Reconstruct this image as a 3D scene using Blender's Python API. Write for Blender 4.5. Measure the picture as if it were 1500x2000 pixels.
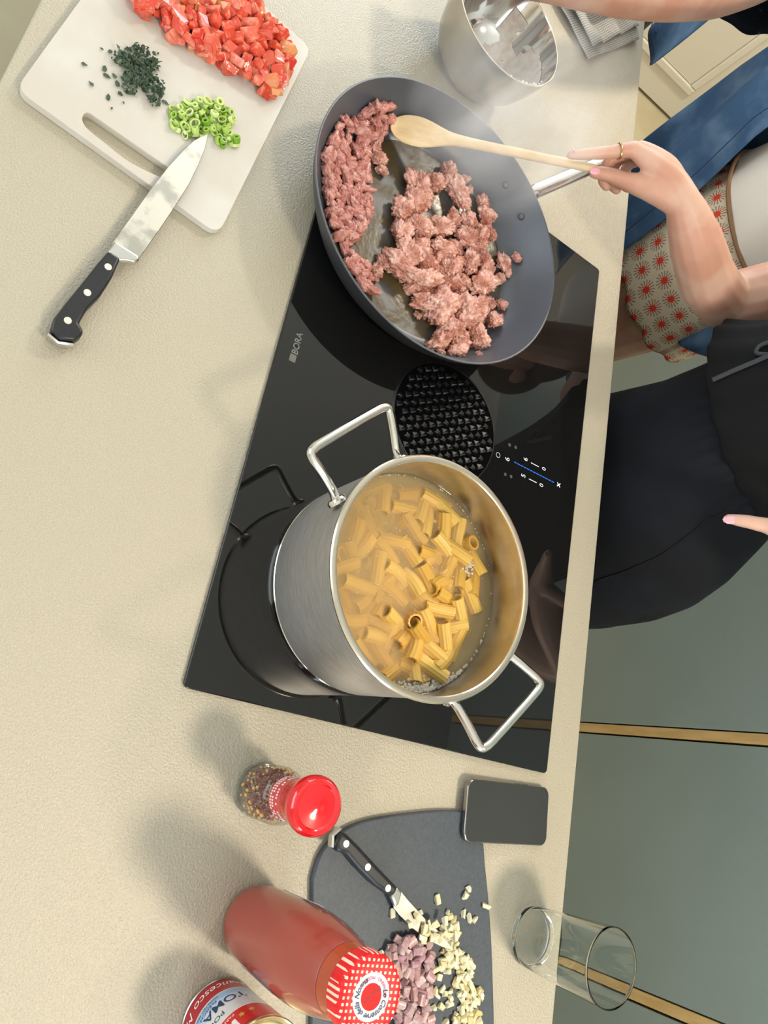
import bpy, bmesh, math, random
from mathutils import Vector, Matrix, noise
for o in list(bpy.data.objects): bpy.data.objects.remove(o)
S = bpy.context.scene
COL = S.collection
H = 0.9                      # worktop height above the floor; shapes below are given with z = 0 on the worktop
pi = math.pi

# ------------------------------------------------------------------ camera
cam = bpy.data.cameras.new('camera'); camo = bpy.data.objects.new('camera', cam); COL.objects.link(camo)
cam.sensor_width = 36; cam.lens = 1424.15 / 2000 * 36; cam.clip_start = 0.02
_r = Vector((-0.18541, 0.80891, 0.55794)); _d = Vector((0.92202, 0.33958, -0.18593)); _f = Vector((-0.33987, 0.47995, -0.80879))
camo.matrix_world = Matrix.Translation((0.8787, -0.7602, 0.7348 + H)) @ Matrix((( _r.x, -_d.x, -_f.x), (_r.y, -_d.y, -_f.y), (_r.z, -_d.z, -_f.z))).to_4x4()
S.camera = camo

# ------------------------------------------------------------------ world, daylight through the windows, exposure
W = bpy.data.worlds.new('sky'); S.world = W; W.use_nodes = True
W.node_tree.nodes['Background'].inputs[0].default_value = (0.75, 0.87, 1.0, 1); W.node_tree.nodes['Background'].inputs[1].default_value = 1.0
def window_light(name, loc, rot, sx, sy, power, col):
    l = bpy.data.lights.new(name, 'AREA'); l.shape = 'RECTANGLE'; l.size = sx; l.size_y = sy; l.energy = power; l.color = col
    o = bpy.data.objects.new(name, l); COL.objects.link(o); o.location = (loc[0], loc[1], loc[2] + H); o.rotation_euler = rot
    return o
# sky light plus light thrown up by the sunny ground outside: the panes send more of it towards the ceiling
window_light('window_daylight_right', (2.98, -.40, .70), (0, pi / 2 + .45, 0), 1.4, .8, 48, (0.78, 0.90, 1.0))
window_light('window_daylight_left', (-2.1, -.45, 0.80), (0, -pi / 2 - .45, 0), 1.5, 1.2, 62, (0.78, 0.90, 1.0))
window_light('window_daylight_front', (0.6, -3.37, 0.6), (pi / 2 + .5, 0, 0), 2.6, 1.4, 92, (0.88, 0.95, 1.0))
S.view_settings.view_transform = 'Standard'; S.view_settings.look = 'None'; S.view_settings.gamma = 1
S.view_settings.use_curve_mapping = False; S.view_settings.exposure = -0.65
S.cycles.max_bounces = 14; S.cycles.diffuse_bounces = 4; S.cycles.volume_bounces = 3; S.cycles.glossy_bounces = 4; S.cycles.transmission_bounces = 14
S.cycles.transparent_max_bounces = 12; S.cycles.sample_clamp_indirect = 4; S.cycles.caustics_reflective = False

# ------------------------------------------------------------------ materials
def C(r, g, b):
    f = lambda u: (u / 255 / 12.92) if u / 255 <= .04045 else ((u / 255 + .055) / 1.055) ** 2.4
    return (f(r), f(g), f(b), 1)
def mat(name, col, rough=.5, metal=0, col2=None, vscale=20, detail=3, lo=.4, hi=.6, bump=0, bscale=100, bdist=.001, coat=0, sss=0, ssr=(.01, .004, .002),
        rnd=None, emit=None, spec=.5, alpha=1, sheen=0, coords='Object', stretch=None, trans=0, ior=1.45, bdetail=2, normal_rough=None):
    m = bpy.data.materials.new(name); m.use_nodes = True; nt = m.node_tree; N = nt.nodes; L = nt.links; p = N['Principled BSDF']
    p.inputs['Base Color'].default_value = col; p.inputs['Roughness'].default_value = rough; p.inputs['Metallic'].default_value = metal
    p.inputs['Specular IOR Level'].default_value = spec; p.inputs['IOR'].default_value = ior
    if coat: p.inputs['Coat Weight'].default_value = coat; p.inputs['Coat Roughness'].default_value = .05
    if sss: p.inputs['Subsurface Weight'].default_value = sss; p.inputs['Subsurface Radius'].default_value = ssr; p.inputs['Subsurface Scale'].default_value = 1
    if trans: p.inputs['Transmission Weight'].default_value = trans
    if sheen: p.inputs['Sheen Weight'].default_value = sheen
    if emit: p.inputs['Emission Color'].default_value = emit[0]; p.inputs['Emission Strength'].default_value = emit[1]
    tc = N.new('ShaderNodeTexCoord'); src = tc.outputs[coords]
    if stretch:
        mp = N.new('ShaderNodeMapping'); mp.inputs['Scale'].default_value = stretch; L.new(src, mp.inputs[0]); src = mp.outputs[0]
    out = None
    if col2:
        n = N.new('ShaderNodeTexNoise'); n.inputs['Scale'].default_value = vscale; n.inputs['Detail'].default_value = detail; L.new(src, n.inputs[0])
        r = N.new('ShaderNodeValToRGB'); r.color_ramp.elements[0].position = lo; r.color_ramp.elements[1].position = hi
        r.color_ramp.elements[0].color = col; r.color_ramp.elements[1].color = col2; L.new(n.outputs[0], r.inputs[0]); out = r.outputs[0]
    if rnd:                                                # colour varies from one piece to the next
        oi = N.new('ShaderNodeObjectInfo'); r2 = N.new('ShaderNodeValToRGB')
        while len(r2.color_ramp.elements) < len(rnd): r2.color_ramp.elements.new(.5)
        for i, cc in enumerate(rnd): r2.color_ramp.elements[i].position = i / (len(rnd) - 1); r2.color_ramp.elements[i].color = cc
        L.new(oi.outputs['Random'], r2.inputs[0])
        if out:
            mx = N.new('ShaderNodeMix'); mx.data_type = 'RGBA'; mx.inputs[0].default_value = .5; L.new(out, mx.inputs[6]); L.new(r2.outputs[0], mx.inputs[7]); out = mx.outputs[2]
        else: out = r2.outputs[0]
    if out: L.new(out, p.inputs['Base Color'])
    if bump:
        n = N.new('ShaderNodeTexNoise'); n.inputs['Scale'].default_value = bscale; n.inputs['Detail'].default_value = bdetail; L.new(src, n.inputs[0])
        b = N.new('ShaderNodeBump'); b.inputs['Strength'].default_value = bump; b.inputs['Distance'].default_value = bdist; L.new(n.outputs[0], b.inputs['Height']); L.new(b.outputs[0], p.inputs['Normal'])
    m['p'] = 1
    return m
def see_through(name, tint, gloss_rough=.02, ior=1.45, glossy=1.0):
    # thin clear glass: lets light straight through, mirrors by angle
    m = bpy.data.materials.new(name); m.use_nodes = True; nt = m.node_tree; N = nt.nodes; L = nt.links
    N.remove(N['Principled BSDF']); t = N.new('ShaderNodeBsdfTransparent'); t.inputs[0].default_value = tint
    g = N.new('ShaderNodeBsdfGlossy'); g.inputs['Roughness'].default_value = gloss_rough
    f0 = ((ior - 1) / (ior + 1)) ** 2; lw = N.new('ShaderNodeLayerWeight'); lw.inputs[0].default_value = .5
    pw = N.new('ShaderNodeMath'); pw.operation = 'POWER'; pw.inputs[1].default_value = 4.5; L.new(lw.outputs['Facing'], pw.inputs[0])
    fr = N.new('ShaderNodeMath'); fr.operation = 'MULTIPLY_ADD'; fr.inputs[1].default_value = .85 * (1 - f0); fr.inputs[2].default_value = f0; L.new(pw.outputs[0], fr.inputs[0]); mx = N.new('ShaderNodeMixShader')
    L.new(fr.outputs[0], mx.inputs[0]); L.new(t.outputs[0], mx.inputs[1]); L.new(g.outputs[0], mx.inputs[2]); L.new(mx.outputs[0], N['Material Output'].inputs[0])
    return m
M = {}
M['worktop'] = mat('cream_worktop', C(183, 175, 157), .3, col2=C(167, 157, 136), vscale=700, lo=.35, hi=.75, bump=.8, bscale=380, bdist=.0015, bdetail=3)
M['glass_black'] = mat('black_ceramic_glass', C(19, 19, 19), .025, spec=.62)
M['black_plastic'] = mat('black_plastic', C(14, 15, 16), .25)
M['grille'] = mat('black_grille', C(16, 17, 19), .3, spec=.7)
M['grille_dark'] = mat('grille_recess', C(4, 4, 5), .9, spec=.05)
M['led_white'] = mat('white_led', C(220, 225, 240), .5, emit=(C(220, 228, 250), .35))
M['led_dim'] = mat('unlit_icon', C(70, 72, 76), .5)
M['led_blue'] = mat('blue_led', C(30, 110, 230), .5, emit=(C(20, 110, 240), .6))
M['print_grey'] = mat('grey_print', C(122, 122, 118), .5)
M['print_grey_dim'] = mat('grey_print_dim', C(105, 105, 98), .5)
M['steel'] = mat('brushed_steel', C(214, 210, 204), .27, 1, col2=C(196, 192, 186), vscale=60, stretch=(1, 1, 14), bump=.06, bscale=300, bdist=.0003)
M['steel_in'] = mat('satin_steel_inside', C(205, 201, 194), .24, 1, col2=C(186, 181, 173), vscale=25, bump=.03, bscale=200, bdist=.0003)
M['chrome'] = mat('polished_steel', C(222, 220, 214), .1, 1)
def aniso(m, a):
    nt = m.node_tree; p = nt.nodes['Principled BSDF']; p.inputs['Anisotropic'].default_value = a; tg = nt.nodes.new('ShaderNodeTangent'); tg.direction_type = 'RADIAL'; tg.axis = 'Z'; nt.links.new(tg.outputs[0], p.inputs['Tangent'])
M['steel'].node_tree.nodes['Principled BSDF'].inputs['Roughness'].default_value = .46; M['steel'].node_tree.nodes['Principled BSDF'].inputs['Metallic'].default_value = .72; aniso(M['steel'], .75); aniso(M['steel_in'], .5); M['steel_in'].node_tree.nodes['Principled BSDF'].inputs['Roughness'].default_value = .33
M['rim'] = mat('polished_rim', C(226, 218, 202), .2, 1)
M['bowl_steel'] = mat('mirror_steel', C(205, 203, 200), .07, 1)
M['bowl_satin'] = mat('satin_bowl_outside', C(190, 186, 180), .2, 1)
M['blade'] = mat('knife_blade', C(226, 220, 206), .3, 1, col2=C(186, 182, 172), vscale=26, detail=5, lo=.47, hi=.56)
M['bolster'] = mat('knife_bolster', C(214, 212, 208), .18, 1)
M['knife_handle'] = mat('black_knife_handle', C(34, 35, 38), .38)
M['rivet'] = mat('knife_rivet', C(225, 222, 214), .35, .6)
M['pan_out'] = mat('pan_outside', C(62, 62, 66), .42, .3)
M['pan_in'] = mat('nonstick_inside', C(84, 88, 97), .38, .25, bump=.12, bscale=900, bdist=.0004, spec=.6)
M['pan_rim'] = mat('pan_rim', C(82, 86, 93), .42, .1)
M['oil'] = None
M['meat'] = None
M['wood'] = mat('pale_wood', C(216, 190, 148), .5, col2=C(202, 172, 126), vscale=10, stretch=(9, .8, 9), lo=.35, hi=.65)
M['pasta'] = mat('cooked_pasta', C(238, 202, 116), .42, rnd=[C(208, 160, 68), C(226, 186, 98)], sss=.15)
M['board_white'] = mat('white_plastic_board', C(204, 200, 192), .38, col2=C(196, 189, 178), vscale=9, bump=.05, bscale=200, bdist=.0004, sss=.1)
M['board_dark'] = mat('slate_grey_board', C(62, 69, 77), .5, col2=C(70, 76, 83), vscale=300, bump=.08, bscale=500, bdist=.0003)
M['scratch'] = mat('knife_scratch', C(92, 98, 104), .6)
M['tomato'] = None
M['herb'] = mat('chopped_herb', C(46, 66, 48), .5, col2=C(64, 86, 60), vscale=160)
M['green'] = mat('spring_onion', C(150, 186, 78), .38, rnd=[C(118, 160, 48), C(170, 200, 96), C(214, 226, 160)], sss=.15)
M['shallot'] = mat('shallot', C(200, 172, 178), .34, rnd=[C(146, 98, 116), C(188, 160, 148), C(164, 120, 112), C(206, 192, 182), C(136, 88, 108)], col2=C(150, 106, 116), vscale=1.3, sss=.1)
M['garlic'] = mat('garlic', C(216, 206, 166), .4, rnd=[C(206, 192, 136), C(226, 220, 194), C(214, 206, 168)], sss=.1)
M['red_plastic'] = mat('red_plastic', C(206, 14, 26), .12, coat=.6, spec=.6)
M['red_plastic2'] = mat('red_plastic_neck', C(196, 62, 66), .3)
M['label_white'] = mat('white_print', C(232, 222, 218), .5)
M['chili'] = mat('chili_flakes', C(156, 100, 88), .5, col2=C(118, 74, 70), vscale=300)
M['seed'] = mat('chili_seed', C(214, 168, 92), .5)
M['passata'] = mat('passata', C(160, 72, 60), .4, col2=C(150, 38, 22), vscale=14, lo=.58, hi=.66, sss=.05)
M['passata_thin'] = mat('thin_tomato_juice', C(172, 74, 44), .25)
M['clear'] = see_through('clear_jar_glass', (.96, .97, .97, 1))
M['bottle_glass'] = see_through('bottle_glass', (.985, .97, .965, 1), ior=1.4)
M['glass'] = mat('drinking_glass', (.97, .99, .985, 1), 0.0, trans=1, ior=1.42)
M['lid_white'] = mat('lid_white', C(196, 208, 224), .6, spec=.2)
M['lid_red'] = mat('lid_red', C(212, 36, 36), .6, spec=.2)
M['ink'] = mat('black_ink', C(30, 26, 30), .5)
M['ink_red'] = mat('red_ink', C(196, 60, 66), .5)
M['ink_blue'] = mat('navy_ink', C(40, 54, 84), .4)
M['tin_gold'] = mat('gold_tin', C(214, 196, 150), .22, 1)
M['tin'] = mat('tin_side', C(190, 188, 186), .3, 1)
M['gold_ink'] = mat('gold_ink', C(206, 150, 60), .4)
M['phone_screen'] = mat('phone_glass', C(52, 53, 52), .16, spec=.5)
M['phone_frame'] = mat('phone_frame', C(150, 148, 142), .22, 1)
M['towel'] = None
M['skin'] = mat('skin_light', C(204, 164, 144), .48, col2=C(194, 144, 122), vscale=14, sss=.25, ssr=(.012, .005, .003), bump=.04, bscale=260, bdist=.0005)
M['skin_b'] = mat('skin_tan', C(204, 162, 142), .48, sss=.2)
M['nail'] = mat('pink_nail', C(222, 160, 170), .18, coat=.5)
M['gold'] = mat('gold_ring', C(226, 190, 120), .15, 1)
M['denim'] = mat('blue_denim', C(58, 86, 118), .85, spec=.3, col2=C(100, 126, 152), vscale=16, detail=8, lo=.45, hi=.75, bump=.3, bscale=900, bdist=.0006)
M['denim_seam'] = mat('denim_seam', C(36, 58, 92), .85)
M['tee'] = mat('white_cotton', C(222, 214, 204), .85, bump=.15, bscale=60, bdist=.002)
M['trousers'] = mat('black_cotton', C(16, 17, 21), .85, col2=C(20, 22, 29), vscale=8, bump=.2, bscale=30, bdist=.003, spec=.25)
M['blouse'] = mat('charcoal_cotton', C(18, 18, 19), .9, spec=.25, bump=.2, bscale=40, bdist=.003)
M['cord'] = mat('charcoal_cord', C(50, 52, 56), .8)
M['navy'] = mat('navy_patterned_cotton', C(34, 40, 50), .85, col2=C(90, 96, 104), vscale=70, lo=.66, hi=.7)
M['hair'] = mat('brown_hair', C(66, 46, 34), .55)
M['sage'] = mat('sage_green_front', C(140, 154, 150), .4, col2=C(136, 150, 146), vscale=3)
M['carcass'] = mat('cabinet_carcass', C(60, 64, 58), .6)
M['oak'] = mat('oak_strip', C(214, 180, 124), .5, col2=C(200, 164, 108), vscale=10, stretch=(6, 6, 1))
M['wall'] = mat('cream_wall', C(234, 228, 214), .8)
M['door'] = mat('cream_door', C(220, 216, 202), .55)
M['ceiling'] = mat('white_ceiling', C(244, 242, 238), .9)
M['floor'] = mat('beige_floor', C(188, 178, 150), .5, col2=C(180, 168, 138), vscale=4)
M['frame_white'] = mat('white_window_frame', C(236, 236, 232), .4)

def nodes(name):
    m = bpy.data.materials.new(name); m.use_nodes = True; return m, m.node_tree.nodes, m.node_tree.links, m.node_tree.nodes['Principled BSDF']
def ramp(N, stops, interp='LINEAR'):
    r = N.new('ShaderNodeValToRGB'); e = r.color_ramp.elements
    while len(e) < len(stops): e.new(.5)
    for i, (p, c) in enumerate(stops): e[i].position = p; e[i].color = c
    r.color_ramp.interpolation = interp; return r
# browned sausage meat: pink lumps, browner on raised, random per clump
m, N, L, p = nodes('browned_mince'); tc = N.new('ShaderNodeTexCoord'); n = N.new('ShaderNodeTexNoise'); n.inputs['Scale'].default_value = 2.6; n.inputs['Detail'].default_value = 5
L.new(tc.outputs['Object'], n.inputs[0]); oi = N.new('ShaderNodeObjectInfo'); r1 = ramp(N, [(.3, C(198, 132, 120)), (.5, C(228, 176, 162)), (.72, C(242, 206, 192))]); L.new(n.outputs[0], r1.inputs[0])
n2 = N.new('ShaderNodeTexNoise'); n2.inputs['Scale'].default_value = .9; n2.inputs['Detail'].default_value = 3; mp = N.new('ShaderNodeVectorMath'); mp.operation = 'ADD'
L.new(tc.outputs['Object'], mp.inputs[0]); sc_ = N.new('ShaderNodeVectorMath'); sc_.operation = 'SCALE'; sc_.inputs['Scale'].default_value = 40; L.new(oi.outputs['Location'], sc_.inputs[0]); L.new(sc_.outputs[0], mp.inputs[1]); L.new(mp.outputs[0], n2.inputs[0])
r2 = ramp(N, [(.43, (0, 0, 0, 1)), (.62, (1, 1, 1, 1))]); L.new(n2.outputs[0], r2.inputs[0])
mx = N.new('ShaderNodeMix'); mx.data_type = 'RGBA'; mu = N.new('ShaderNodeMath'); mu.operation = 'MULTIPLY'; mu.inputs[1].default_value = .8; L.new(r2.outputs[0], mu.inputs[0]); L.new(mu.outputs[0], mx.inputs[0])
L.new(r1.outputs[0], mx.inputs[6]); mx.inputs[7].default_value = C(164, 90, 64); L.new(mx.outputs[2], p.inputs['Base Color']); p.inputs['Roughness'].default_value = .3; p.inputs['Specular IOR Level'].default_value = .6
vo = N.new('ShaderNodeTexVoronoi'); vo.inputs['Scale'].default_value = 7.5; L.new(tc.outputs['Object'], vo.inputs[0]); bp = N.new('ShaderNodeBump'); bp.inputs['Strength'].default_value = .7; bp.inputs['Distance'].default_value = .0016; bp.invert = True
L.new(vo.outputs['Distance'], bp.inputs['Height']); L.new(bp.outputs[0], p.inputs['Normal']); p.inputs['Subsurface Weight'].default_value = .12; p.inputs['Subsurface Radius'].default_value = (.004, .0015, .001); p.inputs['Subsurface Scale'].default_value = 1
M['meat'] = m
# darker glossy scraps of the heap
M['bacon'] = mat('pink_bacon_scrap', C(184, 116, 108), .22, col2=C(214, 164, 152), vscale=1.6, lo=.42, hi=.62, rnd=[C(172, 104, 98), C(212, 158, 148), C(194, 130, 124), C(182, 112, 98)], bump=.5, bscale=4, bdist=.001, sss=.12, ssr=(.004, .0015, .001))
# tomato dice
m, N, L, p = nodes('tomato_flesh'); oi = N.new('ShaderNodeObjectInfo'); r1 = ramp(N, [(0, C(196, 40, 22)), (.25, C(212, 76, 52)), (.5, C(214, 104, 84)), (.7, C(204, 58, 26)), (.9, C(220, 128, 104)), (1, C(222, 158, 92))]); L.new(oi.outputs['Random'], r1.inputs[0])
tc = N.new('ShaderNodeTexCoord'); n = N.new('ShaderNodeTexNoise'); n.inputs['Scale'].default_value = 1.7; n.inputs['Detail'].default_value = 4; L.new(tc.outputs['Object'], n.inputs[0]); r2 = ramp(N, [(.5, (0, 0, 0, 1)), (.75, (1, 1, 1, 1))]); L.new(n.outputs[0], r2.inputs[0])
mx = N.new('ShaderNodeMix'); mx.data_type = 'RGBA'; L.new(r2.outputs[0], mx.inputs[0]); L.new(r1.outputs[0], mx.inputs[6]); mx.inputs[7].default_value = C(236, 158, 130); L.new(mx.outputs[2], p.inputs['Base Color'])
p.inputs['Roughness'].default_value = .12; p.inputs['Specular IOR Level'].default_value = .65; p.inputs['Subsurface Weight'].default_value = .2; p.inputs['Subsurface Radius'].default_value = (.006, .0015, .001); p.inputs['Subsurface Scale'].default_value = 1
bp = N.new('ShaderNodeBump'); bp.inputs['Strength'].default_value = .35; bp.inputs['Distance'].default_value = .002; L.new(n.outputs[0], bp.inputs['Height']); L.new(bp.outputs[0], p.inputs['Normal']); M['tomato'] = m
# oil film
m, N, L, p = nodes('brown_oil_film'); tc = N.new('ShaderNodeTexCoord'); n = N.new('ShaderNodeTexNoise'); n.inputs['Scale'].default_value = 30; n.inputs['Detail'].default_value = 6; L.new(tc.outputs['Object'], n.inputs[0])
t = N.new('ShaderNodeBsdfTransparent'); mxs = N.new('ShaderNodeMixShader'); r1 = ramp(N, [(.40, (.2, .2, .2, 1)), (.60, (.8, .8, .8, 1))]); L.new(n.outputs[0], r1.inputs[0]); L.new(r1.outputs[0], mxs.inputs[0]); p.inputs['Base Color'].default_value = C(90, 76, 46); p.inputs['Roughness'].default_value = .22; p.inputs['Specular IOR Level'].default_value = .3
bp = N.new('ShaderNodeBump'); bp.inputs['Strength'].default_value = .25; bp.inputs['Distance'].default_value = .001; n3 = N.new('ShaderNodeTexNoise'); n3.inputs['Scale'].default_value = 140; L.new(tc.outputs['Object'], n3.inputs[0]); L.new(n3.outputs[0], bp.inputs['Height']); L.new(bp.outputs[0], p.inputs['Normal'])
L.new(t.outputs[0], mxs.inputs[1]); L.new(p.outputs[0], mxs.inputs[2]); L.new(mxs.outputs[0], N['Material Output'].inputs[0]); M['oil'] = m
# linen with a small check
m, N, L, p = nodes('grey_linen'); uv = N.new('ShaderNodeUVMap'); sp = N.new('ShaderNodeSeparateXYZ'); L.new(uv.outputs[0], sp.inputs[0])
def wave(out, freq):
    a = N.new('ShaderNodeMath'); a.operation = 'MULTIPLY'; a.inputs[1].default_value = freq; L.new(out, a.inputs[0]); b = N.new('ShaderNodeMath'); b.operation = 'SINE'; L.new(a.outputs[0], b.inputs[0]); return b.outputs[0]
ad = N.new('ShaderNodeMath'); ad.operation = 'ADD'; L.new(wave(sp.outputs[0], 1900), ad.inputs[0]); L.new(wave(sp.outputs[1], 1500), ad.inputs[1])
r1 = ramp(N, [(.2, C(112, 110, 106)), (.75, C(182, 179, 172))]); mr = N.new('ShaderNodeMapRange'); mr.inputs[1].default_value = -2; mr.inputs[2].default_value = 2; L.new(ad.outputs[0], mr.inputs[0]); L.new(mr.outputs[0], r1.inputs[0]); L.new(r1.outputs[0], p.inputs['Base Color'])
p.inputs['Roughness'].default_value = .9; bp = N.new('ShaderNodeBump'); bp.inputs['Strength'].default_value = .5; bp.inputs['Distance'].default_value = .001; L.new(mr.outputs[0], bp.inputs['Height']); L.new(bp.outputs[0], p.inputs['Normal']); M['towel'] = m
# crochet: cream net with a red flower in every square (UV in squares)
m, N, L, p = nodes('crochet_flowers'); uv = N.new('ShaderNodeUVMap'); fr = N.new('ShaderNodeVectorMath'); fr.operation = 'FRACTION'; L.new(uv.outputs[0], fr.inputs[0])
sb = N.new('ShaderNodeVectorMath'); sb.operation = 'SUBTRACT'; sb.inputs[1].default_value = (.5, .5, 0); L.new(fr.outputs[0], sb.inputs[0]); sp = N.new('ShaderNodeSeparateXYZ'); L.new(sb.outputs[0], sp.inputs[0])
ln = N.new('ShaderNodeVectorMath'); ln.operation = 'LENGTH'; L.new(sb.outputs[0], ln.inputs[0]); at = N.new('ShaderNodeMath'); at.operation = 'ARCTAN2'; L.new(sp.outputs[1], at.inputs[0]); L.new(sp.outputs[0], at.inputs[1])
def mth(op, a, b=None):
    x = N.new('ShaderNodeMath'); x.operation = op
    for i, q in enumerate((a, b)):
        if q is None: continue
        if isinstance(q, (int, float)): x.inputs[i].default_value = q
        else: L.new(q, x.inputs[i])
    return x.outputs[0]
nz = N.new('ShaderNodeTexNoise'); nz.inputs['Scale'].default_value = 9; L.new(uv.outputs[0], nz.inputs[0])
sn = mth('SINE', mth('MULTIPLY', at.outputs[0], 12)); rad_ = mth('ADD', ln.outputs['Value'], mth('MULTIPLY', mth('SUBTRACT', nz.outputs[0], .5), .16))
red = mth('LESS_THAN', rad_, mth('ADD', .215, mth('MULTIPLY', sn, .07)))
hole = mth('MULTIPLY', mth('MULTIPLY', mth('GREATER_THAN', rad_, .26), mth('LESS_THAN', rad_, .45)), mth('GREATER_THAN', mth('SINE', mth('MULTIPLY', at.outputs[0], 16)), .25))
m1 = N.new('ShaderNodeMix'); m1.data_type = 'RGBA'; L.new(mth('MULTIPLY', hole, .75), m1.inputs[0]); m1.inputs[6].default_value = C(226, 208, 182); m1.inputs[7].default_value = C(120, 98, 78)
m2 = N.new('ShaderNodeMix'); m2.data_type = 'RGBA'; L.new(red, m2.inputs[0]); L.new(m1.outputs[2], m2.inputs[6]); m2.inputs[7].default_value = C(214, 66, 44); L.new(m2.outputs[2], p.inputs['Base Color']); p.inputs['Roughness'].default_value = .9
bp = N.new('ShaderNodeBump'); bp.inputs['Strength'].default_value = .8; bp.inputs['Distance'].default_value = .002; L.new(mth('SUBTRACT', mth('MULTIPLY', nz.outputs[0], .6), hole), bp.inputs['Height']); L.new(bp.outputs[0], p.inputs['Normal']); M['crochet'] = m
# gingham lid
m, N, L, p = nodes('gingham'); tc = N.new('ShaderNodeTexCoord'); sp = N.new('ShaderNodeSeparateXYZ'); L.new(tc.outputs['Object'], sp.inputs[0])
K = 2 * pi / .0043
gx = mth('GREATER_THAN', mth('SINE', mth('MULTIPLY', sp.outputs[0], K)), .15); gy = mth('GREATER_THAN', mth('SINE', mth('MULTIPLY', sp.outputs[1], K)), .15)
r1 = ramp(N, [(0, C(216, 28, 34)), (.45, C(226, 62, 60)), (.9, C(238, 208, 186))]); sm = mth('ADD', mth('MULTIPLY', mth('MULTIPLY', gx, gy), .8), mth('MULTIPLY', mth('ADD', gx, gy), .1)); L.new(sm, r1.inputs[0]); L.new(r1.outputs[0], p.inputs['Base Color']); p.inputs['Roughness'].default_value = .5; p.inputs['Specular IOR Level'].default_value = .25; M['gingham'] = m
# can label: printed bands by height
m, N, L, p = nodes('can_label'); tc = N.new('ShaderNodeTexCoord'); sp = N.new('ShaderNodeSeparateXYZ'); L.new(tc.outputs['Object'], sp.inputs[0]); zz = mth('DIVIDE', sp.outputs[2], .1)
r1 = ramp(N, [(0, C(172, 40, 48)), (.26, C(214, 206, 196)), (.275, C(150, 186, 222)), (.36, C(190, 206, 224)), (.45, C(214, 216, 218)), (.66, C(240, 214, 206)), (.675, C(206, 34, 36)), (.93, C(170, 30, 34))], 'CONSTANT'); L.new(zz, r1.inputs[0]); L.new(r1.outputs[0], p.inputs['Base Color']); p.inputs['Roughness'].default_value = .28; p.inputs['Metallic'].default_value = .15; M['can_label'] = m
# pasta water: clear skin over cloudy starch water
m = see_through('pasta_water', (1, 1, 1, 1), .03, 1.33); N = m.node_tree.nodes; L = m.node_tree.links
ab = N.new('ShaderNodeVolumeAbsorption'); ab.inputs[0].default_value = (.92, .66, .20, 1); ab.inputs[1].default_value = 42
sc = N.new('ShaderNodeVolumeScatter'); sc.inputs[0].default_value = (1.0, .84, .50, 1); sc.inputs[1].default_value = 70
ad = N.new('ShaderNodeAddShader'); L.new(ab.outputs[0], ad.inputs[0]); L.new(sc.outputs[0], ad.inputs[1]); L.new(ad.outputs[0], N['Material Output'].inputs['Volume']); M['water'] = m
m, N, L, p = nodes('bubble_film'); t = N.new('ShaderNodeBsdfTransparent'); mxs = N.new('ShaderNodeMixShader'); lw = N.new('ShaderNodeLayerWeight'); lw.inputs[0].default_value = .35
mr = N.new('ShaderNodeMapRange'); mr.inputs[3].default_value = .35; mr.inputs[4].default_value = .95; L.new(lw.outputs['Facing'], mr.inputs[0]); L.new(mr.outputs[0], mxs.inputs[0]); p.inputs['Base Color'].default_value = C(244, 236, 222); p.inputs['Roughness'].default_value = .12
L.new(t.outputs[0], mxs.inputs[1]); L.new(p.outputs[0], mxs.inputs[2]); L.new(mxs.outputs[0], N['Material Output'].inputs[0]); M['bubble'] = m

# ------------------------------------------------------------------ mesh helpers
def link(o, parent=None, loc=(0, 0, 0), rot=(0, 0, 0)):
    COL.objects.link(o)
    if parent: o.parent = parent; o.location = loc
    else: o.location = (loc[0], loc[1], loc[2] + H)
    o.rotation_euler = rot
    return o
def thing(name, label, cat, loc=(0, 0, 0), rot=(0, 0, 0), group=None):
    o = bpy.data.objects.new(name, None); o.empty_display_size = .02; link(o, None, loc, rot); return tag(o, label, cat, group)
def tag(o, label=None, cat=None, group=None, kind=None):
    if label: o['label'] = label
    if cat: o['category'] = cat
    if group: o['group'] = group
    if kind: o['kind'] = kind
    return o
def mesh(name, vf, m, smooth=True, uvs=None, angle=None):
    me = bpy.data.meshes.new(name); me.from_pydata([tuple(v) for v in vf[0]], [], [tuple(f) for f in vf[1]]); me.update()
    if m: me.materials.append(m)
    if uvs:
        ul = me.uv_layers.new(name='UVMap')
        for lp in me.loops: ul.data[lp.index].uv = uvs[lp.vertex_index]
    bm = bmesh.new(); bm.from_mesh(me); bmesh.ops.recalc_face_normals(bm, faces=bm.faces); bm.to_mesh(me); bm.free()
    if smooth:
        for q in me.polygons: q.use_smooth = True
        if angle: me.set_sharp_from_angle(angle=math.radians(angle))
    return me
def obj(name, vf, m, parent=None, loc=(0, 0, 0), rot=(0, 0, 0), smooth=True, angle=35, bevel=0, seg=2, sub=0, uvs=None, solid=0):
    me = vf if isinstance(vf, bpy.types.Mesh) else mesh(name, vf, m, smooth, uvs, angle)
    o = bpy.data.objects.new(name, me); link(o, parent, loc, rot)
    if solid: d = o.modifiers.new('solid', 'SOLIDIFY'); d.thickness = solid; d.offset = 0
    if bevel: d = o.modifiers.new('bevel', 'BEVEL'); d.width = bevel; d.segments = seg; d.limit_method = 'ANGLE'; d.angle_limit = math.radians(30)
    if sub: d = o.modifiers.new('sub', 'SUBSURF'); d.levels = sub; d.render_levels = sub
    return o
def join(*vfs):
    V, F = [], []
    for v, f in vfs:
        b = len(V); V += list(v); F += [tuple(i + b for i in q) for q in f]
    return V, F
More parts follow.
